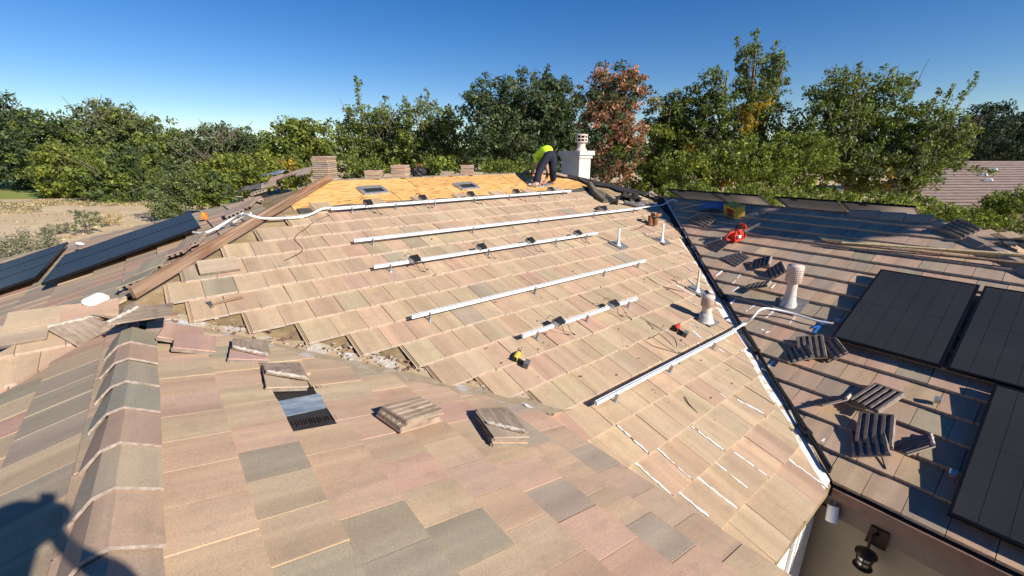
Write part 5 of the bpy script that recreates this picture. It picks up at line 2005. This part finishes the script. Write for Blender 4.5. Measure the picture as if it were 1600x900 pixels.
# made-up tree out of frame, crown shaped to shade the tiles below the far ridge
sroot = empty("tree", (11.2, -13.6, GZ), "added unseen leaf canopy beyond the far wing, shaped to shade tiles below the far ridge", "tree")
sinv = Matrix.Translation((-11.2, 13.6, -GZ))
cen, cnt, rad, cols = [], [], [], []
for i in range(420):
    y = random.uniform(-4.0, 0.9)
    x = random.uniform(max(8.45, 8.5 - (y + 3.3) * 1.3), 9.75)
    if -1.75 + (9.4 - x) * .73 < y < -1.52 + (9.4 - x) * .73:
        continue
    t = 12 + random.uniform(-.25, .25)
    q = Vector((x, y, pz(PC, x, y))) + TOSUN * t
    cen.append(np.array(q))
    cnt.append(26)
    rad.append((.16, .16, .10))
    cols.append("green")
leaf_cloud(cen, cnt, rad, cols, .075, "crown", sroot, sinv)
b = MB()
b.tube(bez([(11.2, -13.6, GZ), (11.25, -13.5, 0), (11.2, -13.3, 3.5), (11.3, -12.6, 5.4)], 4), [.22 - .012 * i for i in range(13)], 8)
for e in ((11.1, -14.3, 5.6), (11.2, -11.2, 5.7), (11.8, -12.8, 6.0), (10.9, -10.2, 5.6)):
    b.tube(bez([(11.2, -13.3, 3.5), ((11.2 + e[0]) / 2, (-13.3 + e[1]) / 2, 4.9), e], 4), [.09 - .008 * i for i in range(9)], 6)
b.build("trunk", "bark", sroot, sinv)
# far tree line so that no bare horizon shows between the crowns
far = []
for i in range(36):
    px = -500 + i * 75
    far.append((px + random.uniform(-20, 20), 250 + random.uniform(-8, 8), 60, 30 + random.uniform(-5, 8)))
ft = tree("far line of dark trees along the horizon", 130, far, ("dark", "green"), None, base=800, name="far_trees", cat="trees", dens=.5, trunk=False)
ft["kind"] = "stuff"
# dry plants in the yard


def dry(label, px, py, n_, hgt, wd, pal="grey"):
    p = onz(px, py, GZ)
    root = empty("dry_bush", p, label, "bush", "dry bushes in the dirt yard")
    b = MB()
    for i in range(n_):
        t = random.uniform(0, 6.28)
        r_ = random.uniform(.1, 1) * wd
        e = Vector((math.cos(t) * r_, math.sin(t) * r_, hgt * random.uniform(.5, 1.1)))
        b.tube([Vector((e.x * .1, e.y * .1, 0)), e * .55, e], [.014, .009, .004], 4)
    b.build("stems", "bark", root)
    cen = [np.array((math.cos(a) * r_ * wd, math.sin(a) * r_ * wd, hgt * h_)) for a, r_, h_ in zip(rng.uniform(0, 6.28, n_ * 2), rng.random(n_ * 2) ** .5, rng.uniform(.25, .95, n_ * 2))]
    leaf_cloud(cen, [40] * len(cen), [(wd * .22,) * 3] * len(cen), [pal] * len(cen), .05, "crown", root, None)


dry("grey dry bush at far left of the dirt yard", 25, 402, 40, 1.3, 1.7)
dry("grey dry bush trailing right of the first, on dirt", 62, 408, 24, .7, 1.3)
dry("thin green stalked bush beside the panel edge", 140, 366, 14, 1.7, .8, "olive")
dry("low straggly bush in middle of the dirt yard", 92, 366, 12, .7, .8, "grey")
dry("brown low bush near feathery shrub", 170, 352, 14, .8, 1.2, "straw")
cen, cnt, rad, cols = [], [], [], []
for i in range(300):
    px = random.uniform(-60, 235)
    py = random.uniform(313, 322) + (random.uniform(0, 14) if px < 60 else 0)
    p = onz(px, py, GZ)
    cen.append(np.array((p.x, p.y, GZ + .08)))
    cnt.append(34)
    s = random.uniform(.5, 1.3)
    rad.append((s, s, .16))
    cols.append("straw" if random.random() < .6 else "grey")
for i in range(70):
    p = onz(random.uniform(-60, 260), random.uniform(335, 400), GZ)
    cen.append(np.array((p.x, p.y, GZ + .05)))
    cnt.append(12)
    rad.append((.6, .6, .05))
    cols.append("straw")
o = leaf_cloud(cen, cnt, rad, cols, .07, "dry_grass", None, None)
tag(o, "straw coloured dry grass along the edge of the dirt yard", "grass", kind="stuff")
